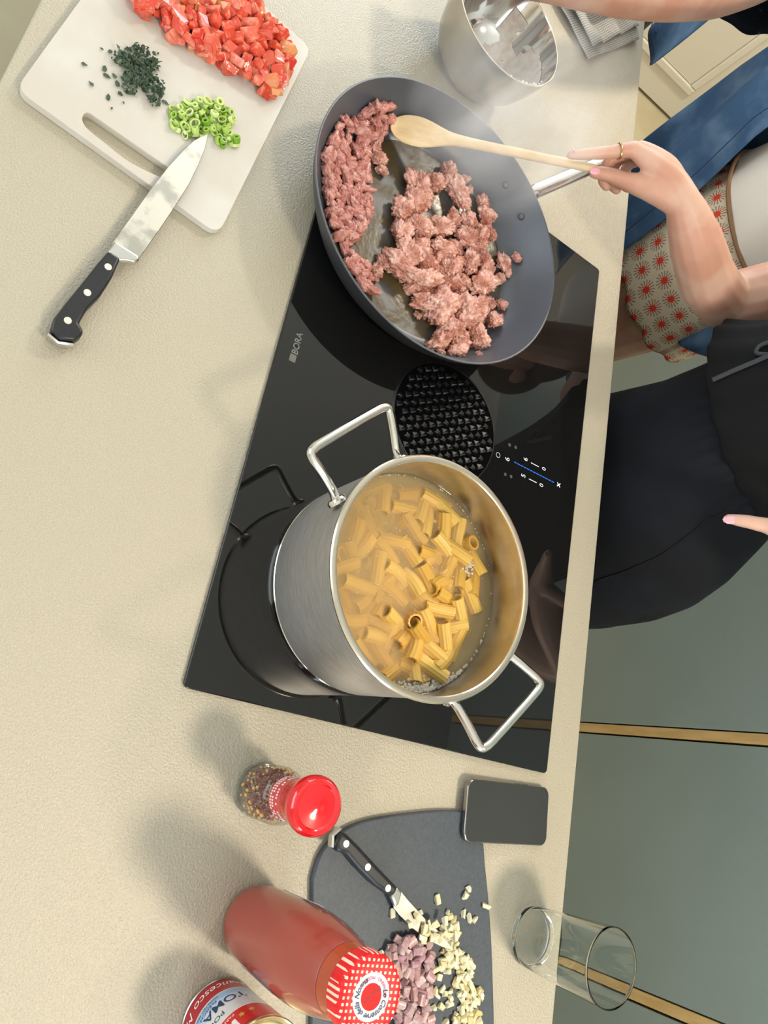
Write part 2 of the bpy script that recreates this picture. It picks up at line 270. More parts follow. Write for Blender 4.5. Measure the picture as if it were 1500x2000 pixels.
def box(x0, x1, y0, y1, z0, z1):
    v = [(x, y, z) for z in (z0, z1) for y in (y0, y1) for x in (x0, x1)]
    return v, [(0, 2, 3, 1), (4, 5, 7, 6), (0, 1, 5, 4), (2, 6, 7, 3), (0, 4, 6, 2), (1, 3, 7, 5)]
def lathe(prof, n=64, close=False):
    V, F, rings = [], [], []
    for r, z in prof:
        if r < 1e-6: rings.append([len(V)]); V.append((0, 0, z))
        else: rings.append(list(range(len(V), len(V) + n))); V += [(r * math.cos(2 * pi * i / n), r * math.sin(2 * pi * i / n), z) for i in range(n)]
    prs = list(zip(rings, rings[1:])) + ([(rings[-1], rings[0])] if close else [])
    for a, b in prs:
        for i in range(n):
            j = (i + 1) % n
            if len(a) == 1 and len(b) == 1: continue
            if len(a) == 1: F.append((a[0], b[i], b[j]))
            elif len(b) == 1: F.append((a[i], a[j], b[0]))
            else: F.append((a[i], a[j], b[j], b[i]))
    return V, F
def spline(P, k=8, closed=False):
    P = [Vector(p) for p in P]; out = []; n = len(P)
    for i in range(n if closed else n - 1):
        g = lambda j: P[j % n] if closed else P[max(0, min(n - 1, j))]
        a, b, c, d = g(i - 1), g(i), g(i + 1), g(i + 2)
        for s in range(k):
            t = s / k
            out.append(.5 * ((2 * b) + (-a + c) * t + (2 * a - 5 * b + 4 * c - d) * t * t + (-a + 3 * b - 3 * c + d) * t ** 3))
    if not closed: out.append(P[-1])
    return out
def tube(P, r, n=12, closed=False, flat=1.0, round_ends=False):
    P = [Vector(p) for p in P]; k = len(P); R = r if isinstance(r, (list, tuple)) else [r] * k; V, F = [], []
    up = None
    for i, p in enumerate(P):
        t = ((P[(i + 1) % k] if closed else P[min(i + 1, k - 1)]) - (P[i - 1] if closed else P[max(i - 1, 0)])).normalized()
        if up is None: up = (Vector((0, 0, 1)) if abs(t.z) < .9 else Vector((1, 0, 0)))
        s = t.cross(up).normalized(); up = s.cross(t).normalized()
        for j in range(n):
            a = 2 * pi * j / n; V.append(p + R[i] * (s * math.cos(a) + up * math.sin(a) * flat))
    for i in range(k if closed else k - 1):
        for j in range(n):
            a, b = i * n + j, i * n + (j + 1) % n; c, d = ((i + 1) % k) * n + (j + 1) % n, ((i + 1) % k) * n + j; F.append((a, b, c, d))
    if not closed:
        for e, (ring, q, dr) in enumerate(((range(n), P[0], P[0] - P[1]), (range((k - 1) * n, k * n), P[-1], P[-1] - P[-2]))):
            tip = q + dr.normalized() * (R[0] if e == 0 else R[-1]) * (.7 if round_ends else 0)
            V.append(tip); ring = list(ring)
            for j in range(n): F.append((ring[j], ring[(j + 1) % n], len(V) - 1))
    return V, F
def loft(rings):
    n = len(rings[0]); V, F = [], []
    for r in rings: V += list(r)
    for i in range(len(rings) - 1):
        for j in range(n): F.append((i * n + j, i * n + (j + 1) % n, (i + 1) * n + (j + 1) % n, (i + 1) * n + j))
    return V, F
def ring(cx, cy, z, rx, ry, n=40, rot=0, sq=2.0):
    out = []
    for j in range(n):
        a = 2 * pi * j / n; c, s = math.cos(a), math.sin(a); x = rx * math.copysign(abs(c) ** (2 / sq), c); y = ry * math.copysign(abs(s) ** (2 / sq), s)
        out.append(Vector((cx + x * math.cos(rot) - y * math.sin(rot), cy + x * math.sin(rot) + y * math.cos(rot), z)))
    return out
def prism(out, z0, z1):
    n = len(out); V = [(p[0], p[1], z0) for p in out] + [(p[0], p[1], z1) for p in out]
    return V, [tuple(range(n - 1, -1, -1)), tuple(range(n, 2 * n))] + [(i, (i + 1) % n, n + (i + 1) % n, n + i) for i in range(n)]
def rrect(w, h, r, k=6):
    o = []
    for cx, cy, a0 in ((w / 2 - r, h / 2 - r, 0), (-w / 2 + r, h / 2 - r, 90), (-w / 2 + r, -h / 2 + r, 180), (w / 2 - r, -h / 2 + r, 270)):
        for i in range(k + 1): a = math.radians(a0 + 90 * i / k); o.append((cx + r * math.cos(a), cy + r * math.sin(a)))
    return o
def round_poly(P, r, k=5):
    o = []; n = len(P)
    for i in range(n):
        a, b, c = Vector(P[i - 1]), Vector(P[i]), Vector(P[(i + 1) % n]); u = (a - b).normalized(); w = (c - b).normalized(); h = math.acos(max(-1, min(1, u.dot(w)))) / 2; d = r / math.tan(h)
        p0, p1 = b + u * d, b + w * d
        for j in range(k + 1): t = j / k; o.append(tuple((1 - t) ** 2 * p0 + 2 * t * (1 - t) * b + t * t * p1))
    return o
def holed(outer, inner, z0, z1):
    bm = bmesh.new(); lo = []
    for P in (outer, inner):
        vs = [bm.verts.new((x, y, z1)) for x, y in P]; lo.append(vs)
        for i in range(len(vs)): bm.edges.new((vs[i - 1], vs[i]))
    bmesh.ops.triangle_fill(bm, edges=bm.edges[:], use_beauty=True)
    g = bmesh.ops.extrude_face_region(bm, geom=bm.faces[:])
    for v in g['geom']:
        if isinstance(v, bmesh.types.BMVert): v.co.z = z0
    bm.verts.index_update(); r = ([v.co.copy() for v in bm.verts], [[v.index for v in f.verts] for f in bm.faces]); bm.free(); return r
def ico(sub):
    bm = bmesh.new(); bmesh.ops.create_icosphere(bm, subdivisions=sub, radius=1); bm.verts.index_update(); r = ([v.co.copy() for v in bm.verts], [[v.index for v in f.verts] for f in bm.faces]); bm.free(); return r
def xf(vf, m): return [m @ Vector(v) for v in vf[0]], vf[1]
def rel(pts, b): return [(p[0] - b[0], p[1] - b[1]) for p in pts]
def inside(p, poly):
    c = False
    for i in range(len(poly)):
        a, b = poly[i], poly[i - 1]
        if (a[1] > p[1]) != (b[1] > p[1]) and p[0] < (b[0] - a[0]) * (p[1] - a[1]) / (b[1] - a[1]) + a[0]: c = not c
    return c
def scatter(poly, dmin, n, rg):
    x0, x1 = min(p[0] for p in poly), max(p[0] for p in poly); y0, y1 = min(p[1] for p in poly), max(p[1] for p in poly); out = []
    for _ in range(n * 80):
        q = (rg.uniform(x0, x1), rg.uniform(y0, y1))
        if inside(q, poly) and all((q[0] - a[0]) ** 2 + (q[1] - a[1]) ** 2 > dmin * dmin for a in out): out.append(q)
        if len(out) >= n: break
    return out
def copy_at(src, me, loc, rot, scale=(1, 1, 1)):
    o = src.copy(); o.data = me; COL.objects.link(o); o.location = (loc[0], loc[1], loc[2] + H); o.rotation_euler = rot; o.scale = scale; return o
def bake(o):
    dg = bpy.context.evaluated_depsgraph_get(); me = bpy.data.meshes.new_from_object(o.evaluated_get(dg)); o.modifiers.clear(); o.data = me
    for q in me.polygons: q.use_smooth = True
def text_vf(s, size, shear=0, bold=0):
    cu = bpy.data.curves.new('t', 'FONT'); cu.body = s; cu.size = size; cu.align_x = 'CENTER'; cu.align_y = 'CENTER'; cu.shear = shear; cu.offset = bold; cu.resolution_u = 4
    o = bpy.data.objects.new('t', cu); COL.objects.link(o); dg = bpy.context.evaluated_depsgraph_get(); me = bpy.data.meshes.new_from_object(o.evaluated_get(dg))
    r = ([v.co.copy() for v in me.vertices], [list(q.vertices) for q in me.polygons]); bpy.data.objects.remove(o); bpy.data.curves.remove(cu); bpy.data.meshes.remove(me); return r
def struct(name, vf, m, loc=(0, 0, 0), label=None, **k): return tag(obj(name, vf, m, None, loc, smooth=False, **k), label, kind='structure')

# ------------------------------------------------------------------ the room
FZ = -H
XL, XR, YF, YB, ZC = -2.175, 3.1, -3.5, 1.6, 1.65
struct('floor', box(XL, XR, YF, YB, FZ - .02, FZ), M['floor'], label='plain beige floor')
struct('ceiling', box(XL, XR, YF, YB, ZC, ZC + .02), M['ceiling'], label='white ceiling')
struct('wall_back', box(XL, XR, YB, YB + .05, FZ, ZC), M['wall'], label='cream back wall behind the tall cabinets')
def wall_with_hole(name, axis, c, a0, a1, h0, h1, z0, z1, label, inward):
    t = .08 * -inward
    segs = [(a0, h0, FZ, ZC), (h1, a1, FZ, ZC), (h0, h1, FZ, z0), (h0, h1, z1, ZC)]
    bs = []
    for p, q, lo, hi in segs:
        lo_c, hi_c = min(c, c + t), max(c, c + t)
        bs.append(box(lo_c, hi_c, p, q, lo, hi) if axis == 'x' else box(p, q, lo_c, hi_c, lo, hi))
    struct(name, join(*bs), M['wall'], label=label)
wall_with_hole('wall_right', 'x', XR, YF, YB, -.85, .05, -.05, 1.45, 'cream right wall with a window', -1)
wall_with_hole('wall_left', 'x', XL, YF, YB, -1.1, .2, 0, 1.6, 'cream left wall with a window and a panelled door', 1)
wall_with_hole('wall_front', 'y', YF, XL, XR, -.75, 1.95, -.28, 1.28, 'cream wall behind the photographer with a wide window', 1)
def win(name, axis, c, h0, h1, z0, z1, label):
    b = []; w = .05
    def bar(p, q, lo, hi): b.append(box(c - .02, c + .02, p, q, lo, hi) if axis == 'x' else box(p, q, c - .02, c + .02, lo, hi))
    bar(h0, h0 + w, z0, z1); bar(h1 - w, h1, z0, z1); bar(h0, h1, z0, z0 + w); bar(h0, h1, z1 - w, z1)
    o = struct(name, join(*b), M['frame_white'], label=label); return o
win('window_1', 'x', XR + .04, -.85, .05, -.05, 1.45, 'white framed window in the right wall')
win('window_2', 'x', XL - .04, -1.1, .2, 0, 1.6, 'white framed window in the left wall')
win('window_3', 'y', YF - .04, -.75, 1.95, -.28, 1.28, 'wide white framed window behind the photographer')
# panelled door in the left wall
dr = tag(obj('door_1', box(XL, XL + .03, .28, 1.36, FZ + .012, 1.15), M['door'], smooth=False, bevel=.003), 'cream panelled door in the left wall', kind='structure')
def frame_x(x0, x1, y0, y1, z0, z1, w):
    return join(box(x0, x1, y0, y1, z0, z0 + w), box(x0, x1, y0, y1, z1 - w, z1), box(x0, x1, y0, y0 + w, z0 + w, z1 - w), box(x0, x1, y1 - w, y1, z0 + w, z1 - w))
obj('panel_moulding', frame_x(XL + .028, XL + .042, .45, 1.235, -.768, .25, .035), M['door'], dr, (0, 0, 0), smooth=False, bevel=.006)
obj('door_panel', box(XL + .03, XL + .036, .49, 1.195, -.73, .21), M['door'], dr, smooth=False)
tag(obj('baseboard_left', box(XL, XL + .014, 1.36, YB, FZ, FZ + .09), M['frame_white'], smooth=False), 'white baseboard on the left wall', kind='structure')

# round ceiling lights above the aisle, the door-end one added as fill
def ceiling_lamp(x, y, watt, label):
    t = thing('ceiling_light', label, 'ceiling light', (x, y, ZC - .04), group='round ceiling lights above the aisle')
    obj('lamp_housing', lathe([(0, .039), (.17, .039), (.175, .030), (.175, .004), (.165, 0), (.160, .004)], 48), M['frame_white'], t)
    obj('lamp_diffuser', lathe([(0, .006), (.161, .006)], 48), mat('warm_diffuser', C(255, 236, 200), .6, emit=(C(255, 226, 178), 1.5)), t)
    l = bpy.data.lights.new('lamp_glow', 'AREA'); l.shape = 'DISK'; l.size = .3; l.energy = watt; l.color = (1.0, .88, .70); o = bpy.data.objects.new('lamp_glow', l); COL.objects.link(o); o.parent = t; o.location = (0, 0, -.003)
ceiling_lamp(1.45, .35, 42, 'round white ceiling light above the tumbler end of the aisle')
ceiling_lamp(-1.43, .61, 60, 'added round ceiling light brightening the door end of the aisle')  # added lamp, unseen, to brighten the cabinets and door at this end
# tall sage cabinets along the back wall, oak grip strips between the doors
YC = .93
def cabinet(x0, x1, label, strip=True):
    t = thing('tall_cabinet', label, 'cabinet', ((x0 + x1) / 2, YC + .3, FZ), group='tall sage cabinets along the back wall'); w = (x1 - x0) / 2
    obj('carcass', box(-w + .001, w - .001, -.268, .3, .002, 2.3), M['carcass'], t, smooth=False)
    obj('door', box(-w + .0020, w - (.0295 if strip else .002), -.3, -.27, .1, 2.28), M['sage'], t, smooth=False, bevel=.0015)
    obj('plinth', box(-w, w, -.25, -.24, .002, .095), M['carcass'], t, smooth=False)
    if strip: obj('grip_strip', box(w - .0260, w - .0010, -.2985, -.2705, .1, 2.28), M['oak'], t, smooth=False, bevel=.001)
cabinet(-.72, .042, 'wide sage cabinet behind the two people at the hob')
cabinet(.044, .642, 'sage cabinet behind the black trousers, oak strip on its right edge')
cabinet(.644, 1.248, 'sage cabinet behind the glass, framed by two oak strips')
cabinet(1.25, 1.84, 'sage cabinet beyond the oak strip nearest the tumbler', False)

# ------------------------------------------------------------------ the island
base = thing('kitchen_island', 'sage kitchen island carcass under the cream worktop', 'kitchen island', (.7, -.33, FZ))
obj('carcass', box(-1.75, 1.75, -.3, .33, .1, H - .022), M['carcass'], base, smooth=False)
obj('plinth', box(-1.72, 1.72, -.27, .29, .002, .1), M['carcass'], base, smooth=False)
for i in range(6):
    x = -1.75 + i * 3.5 / 6
    obj('door', box(x + .004, x + 3.5 / 6 - .004, .331, .35, .11, H - .03), M['sage'], base, smooth=False, bevel=.0015)
wt = obj('worktop', box(-1.85, 1.85, -.435, .496, -.02, 0), M['worktop'], None, (.7, -.434, 0), smooth=False, bevel=.003, seg=3)
tag(wt, 'cream textured worktop of the island under all the food', 'worktop')

# ------------------------------------------------------------------ induction hob with centre extractor
hob = thing('induction_hob', 'black glass induction hob with round extractor grille', 'hob', (.415, -.2575, 0))
gp = obj('glass_plate', prism(rrect(.83, .515, .006), .0002, .0055), M['glass_black'], hob, bevel=.0012, seg=2, smooth=True)
gc = (.002, -.002)
obj('grille_recess', lathe([(0, .0056), (.0855, .0056)], 64), M['grille_dark'], hob, (gc[0], gc[1], .0003), smooth=False)
gr = obj('grille_ring', lathe([(.0850, .0055), (.0852, .0068), (.0870, .0068), (.0882, .0056)], 96), M['grille'], hob, (gc[0], gc[1], 0))
def tooth():
    v = [(-.0042, -.0038, 0), (.0042, -.0038, 0), (.0042, .0038, 0), (-.0042, .0038, 0), (-.0026, -.0028, .0052), (.0022, -.0030, .0020), (-.0020, .0030, .0020)]
    return v, [(3, 2, 1, 0), (0, 1, 5, 4), (1, 2, 5), (2, 3, 6), (3, 0, 4, 6), (4, 5, 6), (2, 6, 5)]
tm = mesh('grille_tooth', tooth(), M['grille'], False); k = 0; st = .0125
for i in range(-7, 8):
    for j in range(-7, 8):
        x, y = j * st + (st / 2 if i % 2 else 0), i * st * .9
        if math.hypot(x, y) < .0805:
            o = bpy.data.objects.new('grille_tooth', tm); o.parent = gr; COL.objects.link(o); o.location = (x, y, .0058); o.rotation_euler = (0, 0, math.radians(200 if (i + j) % 2 else 150))
hb = (.415, -.2575)
def led(s, x, y, size, m, bold=0, name='display_digit'):
    vf = text_vf(s, size, bold=bold); vf = xf(vf, Matrix.Rotation(pi, 4, 'Z'))
    return obj(name, vf, M[m], hob, (x - hb[0], y - hb[1], .0058), smooth=False)
led('6', .423, -.144, .0125, 'led_white'); led('6', .409, -.110, .0115, 'led_white'); led('5', .4355, -.110, .0115, 'led_white')
led('0', .409, -.072, .0105, 'led_white'); led('0', .436, -.073, .0105, 'led_white'); led('x', .422, -.040, .013, 'led_white', .0003)
for x in (.410, .436): obj('display_bar', box(-.0005, .0005, -.008, .008, 0, .0002), M['led_white'], hob, (x - hb[0], -.091 - hb[1], .0056), (0, 0, pi / 2 + pi / 2), smooth=False)
obj('power_icon', tube([(.0036 * math.cos(a), .0036 * math.sin(a), 0) for a in [i * pi / 10 for i in range(20)]], .0003, 4, True), M['led_white'], hob, (.424 - hb[0], -.162 - hb[1], .0058))
for x, y in ((.400, -.144), (.399, -.132), (.447, -.144), (.446, -.133)):
    obj('touch_icon', lathe([(0, 0), (.0026, 0)], 10), M['led_dim'], hob, (x - hb[0], y - hb[1], .0058), smooth=False)
for i in range(13):
    y = -.131 + i * .0064
    obj('slider_segment', box(-.0006, .0006, 0, .0050, 0, .0002), M['led_blue'], hob, (.422 - hb[0], y - hb[1], .0056), smooth=False)
vf = xf(text_vf('BORA', .0115, bold=.0002), Matrix.Rotation(pi, 4, 'Z')); obj('logo', vf, M['print_grey'], hob, (.4135 - hb[0], -.4925 - hb[1], .0058), smooth=False)
obj('logo_bar', box(-.005, .005, -.0042, .0042, 0, .0002), M['print_grey_dim'], hob, (.4345 - hb[0], -.4935 - hb[1], .0056), smooth=False)

# ------------------------------------------------------------------ frying pan
PC = (.1725, -.3565); PZ = .0057
pan = thing('frying_pan', 'large dark non-stick frying pan full of browning mince', 'frying pan', (PC[0], PC[1], PZ))
inner = [(0, .0045), (.148, .0045), (.156, .0056), (.163, .009), (.171, .0165), (.180, .029), (.189, .045), (.1985, .0615)]
outer = [(.2015, .0615), (.1950, .045), (.185, .0285), (.176, .015), (.168, .006), (.158, .001), (.150, 0), (0, 0)]
obj('cooking_surface', lathe(inner, 96), M['pan_in'], pan)
obj('pan_body', lathe(outer, 96), M['pan_out'], pan)
obj('pan_rim', lathe([(.1985, .0614), (.1992, .0624), (.2004, .0627), (.2016, .0622), (.2015, .0612)], 96), M['pan_rim'], pan)
hd = Vector((-.735, .678, 0)); hp = Vector((.735 * .0, 0, 0))
pts = spline([hd * .2035 + Vector((0, 0, .050)), hd * .22 + Vector((0, 0, .056)), hd * .30 + Vector((0, 0, .074)), hd * .355 + Vector((0, 0, .087))], 8)
hndl = obj('handle', tube(pts, [.0105] * 6 + [.0115] * (len(pts) - 6), 20, flat=.85, round_ends=True), M['chrome'], pan)
for x, y in ((.013, -.249), (.054, -.215)):
    d = Vector((x - PC[0], y - PC[1], 0)).normalized(); rr = .1835
    v = ico(2); q = Matrix.Translation(d * rr + Vector((0, 0, .037))) @ Matrix.Scale(.0052, 4); obj('rivet', xf(v, q), M['pan_in'], pan)
# oil and juices on the pan floor
rg = random.Random(5); P = []
for i in range(60):
    a = 2 * pi * i / 60; P.append((.1515 * math.cos(a), .1515 * math.sin(a)))
oil = obj('cooking_oil', lathe([(0, .0002), (.12, .0002), (.1535, .0002)], 72), M['oil'], None, (PC[0], PC[1], PZ + .0045)); tag(oil, 'thin brown film of fat and juices on the pan floor', 'cooking oil', kind='stuff')
obj_dr = []
rg = random.Random(21); dv = []
for i in range(160):                                        # beads of fat
    a, r = rg.uniform(2.6, 5.2), rg.uniform(.05, .135); s = rg.uniform(.0006, .0022)
    dv.append(xf(ico(1), Matrix.Translation((r * math.cos(a), r * math.sin(a), .0003)) @ Matrix.Diagonal((s, s, s * .5, 1))))
fb = obj('fat_bead', join(*dv), M['clear'], None, (PC[0], PC[1], PZ + .0045)); tag(fb, 'tiny glossy beads of fat scattered on the bare pan floor', 'fat beads', kind='stuff')

# mince clumps
def clump(seed, sx, sy, sz, sub=4, rough=.34, freq=2.4, grain=0, gs=4.5):
    v, f = ico(sub); o = Vector((seed * 7.3, seed * 3.1, seed * 1.7)); out = []
    for p in v:
        d = 1 + rough * noise.noise(p * freq * .55 + o) * 1.3 + rough * .7 * (abs(noise.noise(p * freq * 1.7 + o)) * 1.6 - .3) + .20 * (abs(noise.noise(p * freq * 4.2 + o)) - .25) + .06 * noise.noise(p * freq * 9 + o)
        if grain: d += grain * (.55 - noise.voronoi(p * gs + o)[0][0] * 1.3)
        q = p * d; out.append(Vector((q.x * sx, q.y * sy, q.z * sz)))
    return out, f
CL = [mesh('mince_clump', clump(i + 1, 1.12 + .3 * (i % 3 == 0), .92 - .12 * (i % 3 == 0), .74, 5, .36, 2.2, .20, 3.6 + .4 * (i % 3)), M['meat']) for i in range(8)]
MEAT = [(.099,-.380,.010,.0168),(.071,-.359,.010,.0134),(.042,-.338,.010,.0134),(.063,-.318,.010,.0168),(.128,-.384,.010,.0146),(.154,-.399,.010,.0146),(.182,-.393,.010,.0146),(.161,-.369,.010,.0157),(.140,-.337,.010,.0157),(.110,-.316,.010,.0112),(.210,-.378,.010,.0168),(.240,-.384,.010,.0179),(.190,-.360,.010,.0123),(.173,-.325,.010,.0157),(.155,-.305,.010,.0101),(.130,-.290,.010,.0157),(.109,-.266,.010,.0146),(.067,-.260,.011,.0123),(.050,-.271,.012,.0101),(.090,-.250,.010,.0101),(.209,-.346,.010,.0157),(.191,-.305,.010,.0157),(.160,-.276,.010,.0157),(.152,-.250,.010,.0146),(.240,-.349,.010,.0179),(.218,-.316,.010,.0112),(.214,-.293,.010,.0134),(.198,-.280,.010,.0101),(.184,-.247,.010,.0168),(.264,-.311,.010,.0213),(.267,-.334,.010,.0134),(.247,-.265,.010,.0213),(.221,-.245,.010,.0112),(.285,-.289,.010,.0179),(.295,-.272,.011,.0134),(.311,-.302,.011,.0146),(.313,-.274,.015,.0134),(.274,-.240,.013,.0146),(.230,-.216,.012,.0123),(.197,-.206,.012,.0078),(.128,-.214,.012,.0112),(.110,-.198,.022,.0067),(.154,-.215,.010,.0078),(.246,-.409,.010,.0078),(.264,-.416,.010,.0078),(.091,-.287,.010,.0101),(.032,-.311,.012,.0067),(.041,-.297,.011,.0056),(.101,-.291,.010,.0112),(.133,-.270,.010,.0112),(.206,-.228,.010,.0090),(.241,-.306,.010,.0134),(.230,-.235,.010,.0090),(.290,-.341,.010,.0045),(.311,-.242,.030,.0045),(.335,-.301,.022,.0056),(.160,-.379,.010,.0090),(.247,-.333,.010,.0112),(.096,-.450,.010,.0090),(.086,-.458,.010,.0090),(.110,-.442,.010,.0067)]
rg = random.Random(7); first = None
for i, (x, y, z, r) in enumerate(MEAT):
    s = r * 1.14; loc = (x + .35 * r * .34 * 1.2, y - .1 * r, z + .0004 + s * .52); rot = (rg.uniform(-.4, .4), rg.uniform(-.4, .4), rg.uniform(0, 6.28))
    if first is None: first = obj('mince_clump', CL[0], None, None, loc, rot); first.scale = (s, s, s); tag(first, 'browned pink clump of sausage mince on the pan floor', 'mince', 'browned mince clumps in the middle of the pan')
    else:
        o = copy_at(first, CL[i % 8], loc, rot, (s, s, s))
        if i == 41: o['label'] = 'small browned mince sliver stranded up the far pan wall'
HEAP = [(.202,-.489,.010),(.210,-.473,.010),(.067,-.495,.034),(.126,-.512,.021),(.073,-.482,.019),(.265,-.431,.010),(.275,-.420,.010),(.261,-.458,.010),(.045,-.465,.025),(.144,-.529,.034),(.140,-.475,.010),(.278,-.433,.010),(.077,-.468,.012),(.097,-.506,.025),(.259,-.469,.010),(.042,-.473,.035),(.169,-.502,.011),(.181,-.470,.010),(.190,-.448,.010),(.202,-.454,.010),(.237,-.460,.010),(.140,-.507,.015),(.200,-.470,.010),(.155,-.458,.010),(.288,-.421,.010),(.177,-.494,.010),(.115,-.471,.010),(.130,-.493,.011),(.152,-.495,.010),(.050,-.486,.039),(.062,-.482,.026),(.057,-.458,.015),(.224,-.473,.010),(.089,-.488,.016),(.143,-.515,.020),(.160,-.488,.010),(.167,-.451,.010),(.144,-.499,.011),(.106,-.474,.010),(.109,-.506,.021),(.167,-.533,.037),(.170,-.477,.010),(.204,-.507,.014),(.127,-.469,.010),(.151,-.510,.015),(.214,-.499,.012),(.142,-.483,.010),(.106,-.490,.012),(.187,-.514,.017),(.281,-.450,.010),(.225,-.499,.013),(.170,-.525,.026),(.122,-.521,.031),(.220,-.483,.010),(.064,-.470,.016),(.213,-.460,.010),(.216,-.490,.010),(.242,-.473,.010),(.160,-.509,.014),(.201,-.463,.010),(.266,-.449,.010),(.079,-.496,.026),(.234,-.475,.010),(.132,-.478,.010),(.182,-.455,.010),(.192,-.457,.010),(.160,-.468,.010),(.293,-.432,.010),(.049,-.458,.019),(.178,-.523,.024),(.287,-.436,.010),(.189,-.478,.010),(.089,-.478,.012),(.193,-.499,.011),(.150,-.479,.010),(.058,-.489,.036),(.173,-.513,.016),(.040,-.456,.024),(.236,-.491,.012),(.195,-.510,.015),(.090,-.507,.032),(.067,-.458,.012),(.179,-.483,.010),(.147,-.470,.010),(.249,-.466,.010),(.158,-.523,.024),(.183,-.462,.010),(.033,-.464,.037),(.118,-.526,.038),(.295,-.418,.010),(.170,-.485,.010),(.112,-.484,.011),(.080,-.476,.014),(.126,-.502,.014),(.273,-.440,.010),(.276,-.456,.010),(.103,-.519,.037),(.171,-.460,.010),(.190,-.489,.010),(.049,-.475,.031),(.136,-.488,.010),(.251,-.481,.011),(.218,-.454,.010),(.224,-.463,.010),(.057,-.473,.023),(.087,-.496,.022),(.229,-.482,.010),(.206,-.479,.010),(.056,-.465,.018),(.138,-.466,.010),(.191,-.469,.010),(.179,-.502,.011),(.099,-.478,.011),(.092,-.469,.010)]
SC = [mesh('mince_scrap', clump(i + 31, 1.45, .74, .62, 4, .42, 1.8, .12, 3), M['bacon']) for i in range(6)]
rg = random.Random(9); first = None
for i, (x, y, z) in enumerate(HEAP):
    s = rg.uniform(.0062, .0098); loc = (x, y, z + s * .6); rot = (rg.uniform(-.6, .6), rg.uniform(-.6, .6), rg.uniform(0, 6.28))
    if first is None: first = obj('mince_scrap', SC[0], None, None, loc, rot); first.scale = (s, s, s); tag(first, 'small glossy pink scrap of mince heaped against the pan wall', 'mince', 'mince scraps heaped along the near pan wall')
    else: copy_at(first, SC[i % 6], loc, rot, (s, s, s))

# wooden spoon
a, b = Vector((.047, -.452, .026)), Vector((.018, -.183, .153)); ax = (b - a).normalized(); Ls = (b - a).length
sp_ = thing('wooden_spoon', 'pale wooden spoon resting in the pan, held by the hand', 'spoon', tuple(a))
side = Vector((1, 0, 0)) - ax * ax.x; side.normalize(); nor = side.cross(ax)
if nor.z < 0: nor = -nor
prof = [(0, .004), (.006, .017), (.018, .0255), (.034, .0285), (.05, .0265), (.066, .020), (.082, .0125), (.098, .0088), (.13, .0074), (.18, .0070), (.23, .0068), (Ls - .004, .0066), (Ls, .0052)]
rings = []
for t, w in prof:
    bowl = max(0, min(1, (.09 - t) / .05)); th = .0062 * (1 - bowl) + .0042 * bowl; r = []
    if t < .012: th = .003
    for j in range(20):
        an = 2 * pi * j / 20; x, z = w * math.cos(an), th * math.sin(an)
        if math.sin(an) > 0: z -= bowl * .0065 * (1 - (x / max(w, .001)) ** 2) * (1 if t > .004 else 0)
        r.append(ax * t + side * x + nor * (z + .002 * bowl))
    rings.append(r)
vf = loft(rings); V_, F_ = vf; F_ += [tuple(range(20)), tuple(range(len(V_) - 20, len(V_)))]
obj('spoon_body', (V_, F_), M['wood'], sp_, sub=1, angle=None)

# ------------------------------------------------------------------ stock pot with pasta
QC = (.6735, -.3325); QZ = .0057
pot = thing('stock_pot', 'brushed steel pot of boiling pasta on the hob', 'pot', (QC[0], QC[1], QZ))
obj('pot_wall', lathe([(.1215, .008), (.1225, .012), (.1230, .06), (.1240, .134), (.1252, .1395)], 128), M['steel'], pot)
obj('inner_wall', lathe([(.1225, .1395), (.1212, .134), (.1202, .06), (.1198, .012), (.112, .006), (0, .006)], 128), M['steel_in'], pot)
obj('pot_rim', lathe([(.1206, .1385), (.1206, .1410), (.1216, .1422), (.1240, .1428), (.1268, .1424), (.1282, .1408), (.1278, .1388), (.1248, .1380)], 128), M['rim'], pot)
obj('pot_base', lathe([(0, 0), (.112, 0), (.1185, .0012), (.1215, .0045), (.1222, .0075), (.1205, .0095)], 128), M['chrome'], pot)
for s, az in ((1, math.radians(49)), (-1, math.radians(49))):
    ux = Vector((math.cos(az), math.sin(az), 0)) * s; uy = Vector((-math.sin(az), math.cos(az), 0)) * s
    P = [(.121, .047, .118), (.130, .047, .121), (.150, .0515, .128), (.170, .0555, .133), (.176, .050, .1345), (.177, .03, .1348), (.177, -.03, .1348), (.176, -.050, .1345), (.170, -.0555, .133), (.150, -.0515, .128), (.130, -.047, .121), (.121, -.047, .118)]
    P = [ux * p[0] + uy * p[1] + Vector((0, 0, p[2])) for p in P]
    h = obj('handle', tube(spline(P, 6), .0049, 14), M['chrome'], pot)
    for q in (.047, -.047):
        c = ux * .1245 + uy * q * .90 + Vector((0, 0, .118)); mt = Matrix.Translation(ux * .117 + uy * q + Vector((0, 0, .118))) @ ux.to_track_quat('Z', 'Y').to_matrix().to_4x4()
        obj('handle_mount', xf(lathe([(0, .006), (.0085, .0055), (.0105, .003), (.0105, 0)], 20), mt), M['chrome'], h)
wl = .0905
wat = obj('pasta_water', lathe([(0, .0065), (.110, .0065), (.1188, .013), (.1195, .05), (.1198, wl - .001), (.1206, wl + .0012), (.1185, wl), (0, wl)], 96), M['water'], None, (QC[0], QC[1], QZ)); tag(wat, 'cloudy golden cooking water in the pot', 'water', kind='stuff')
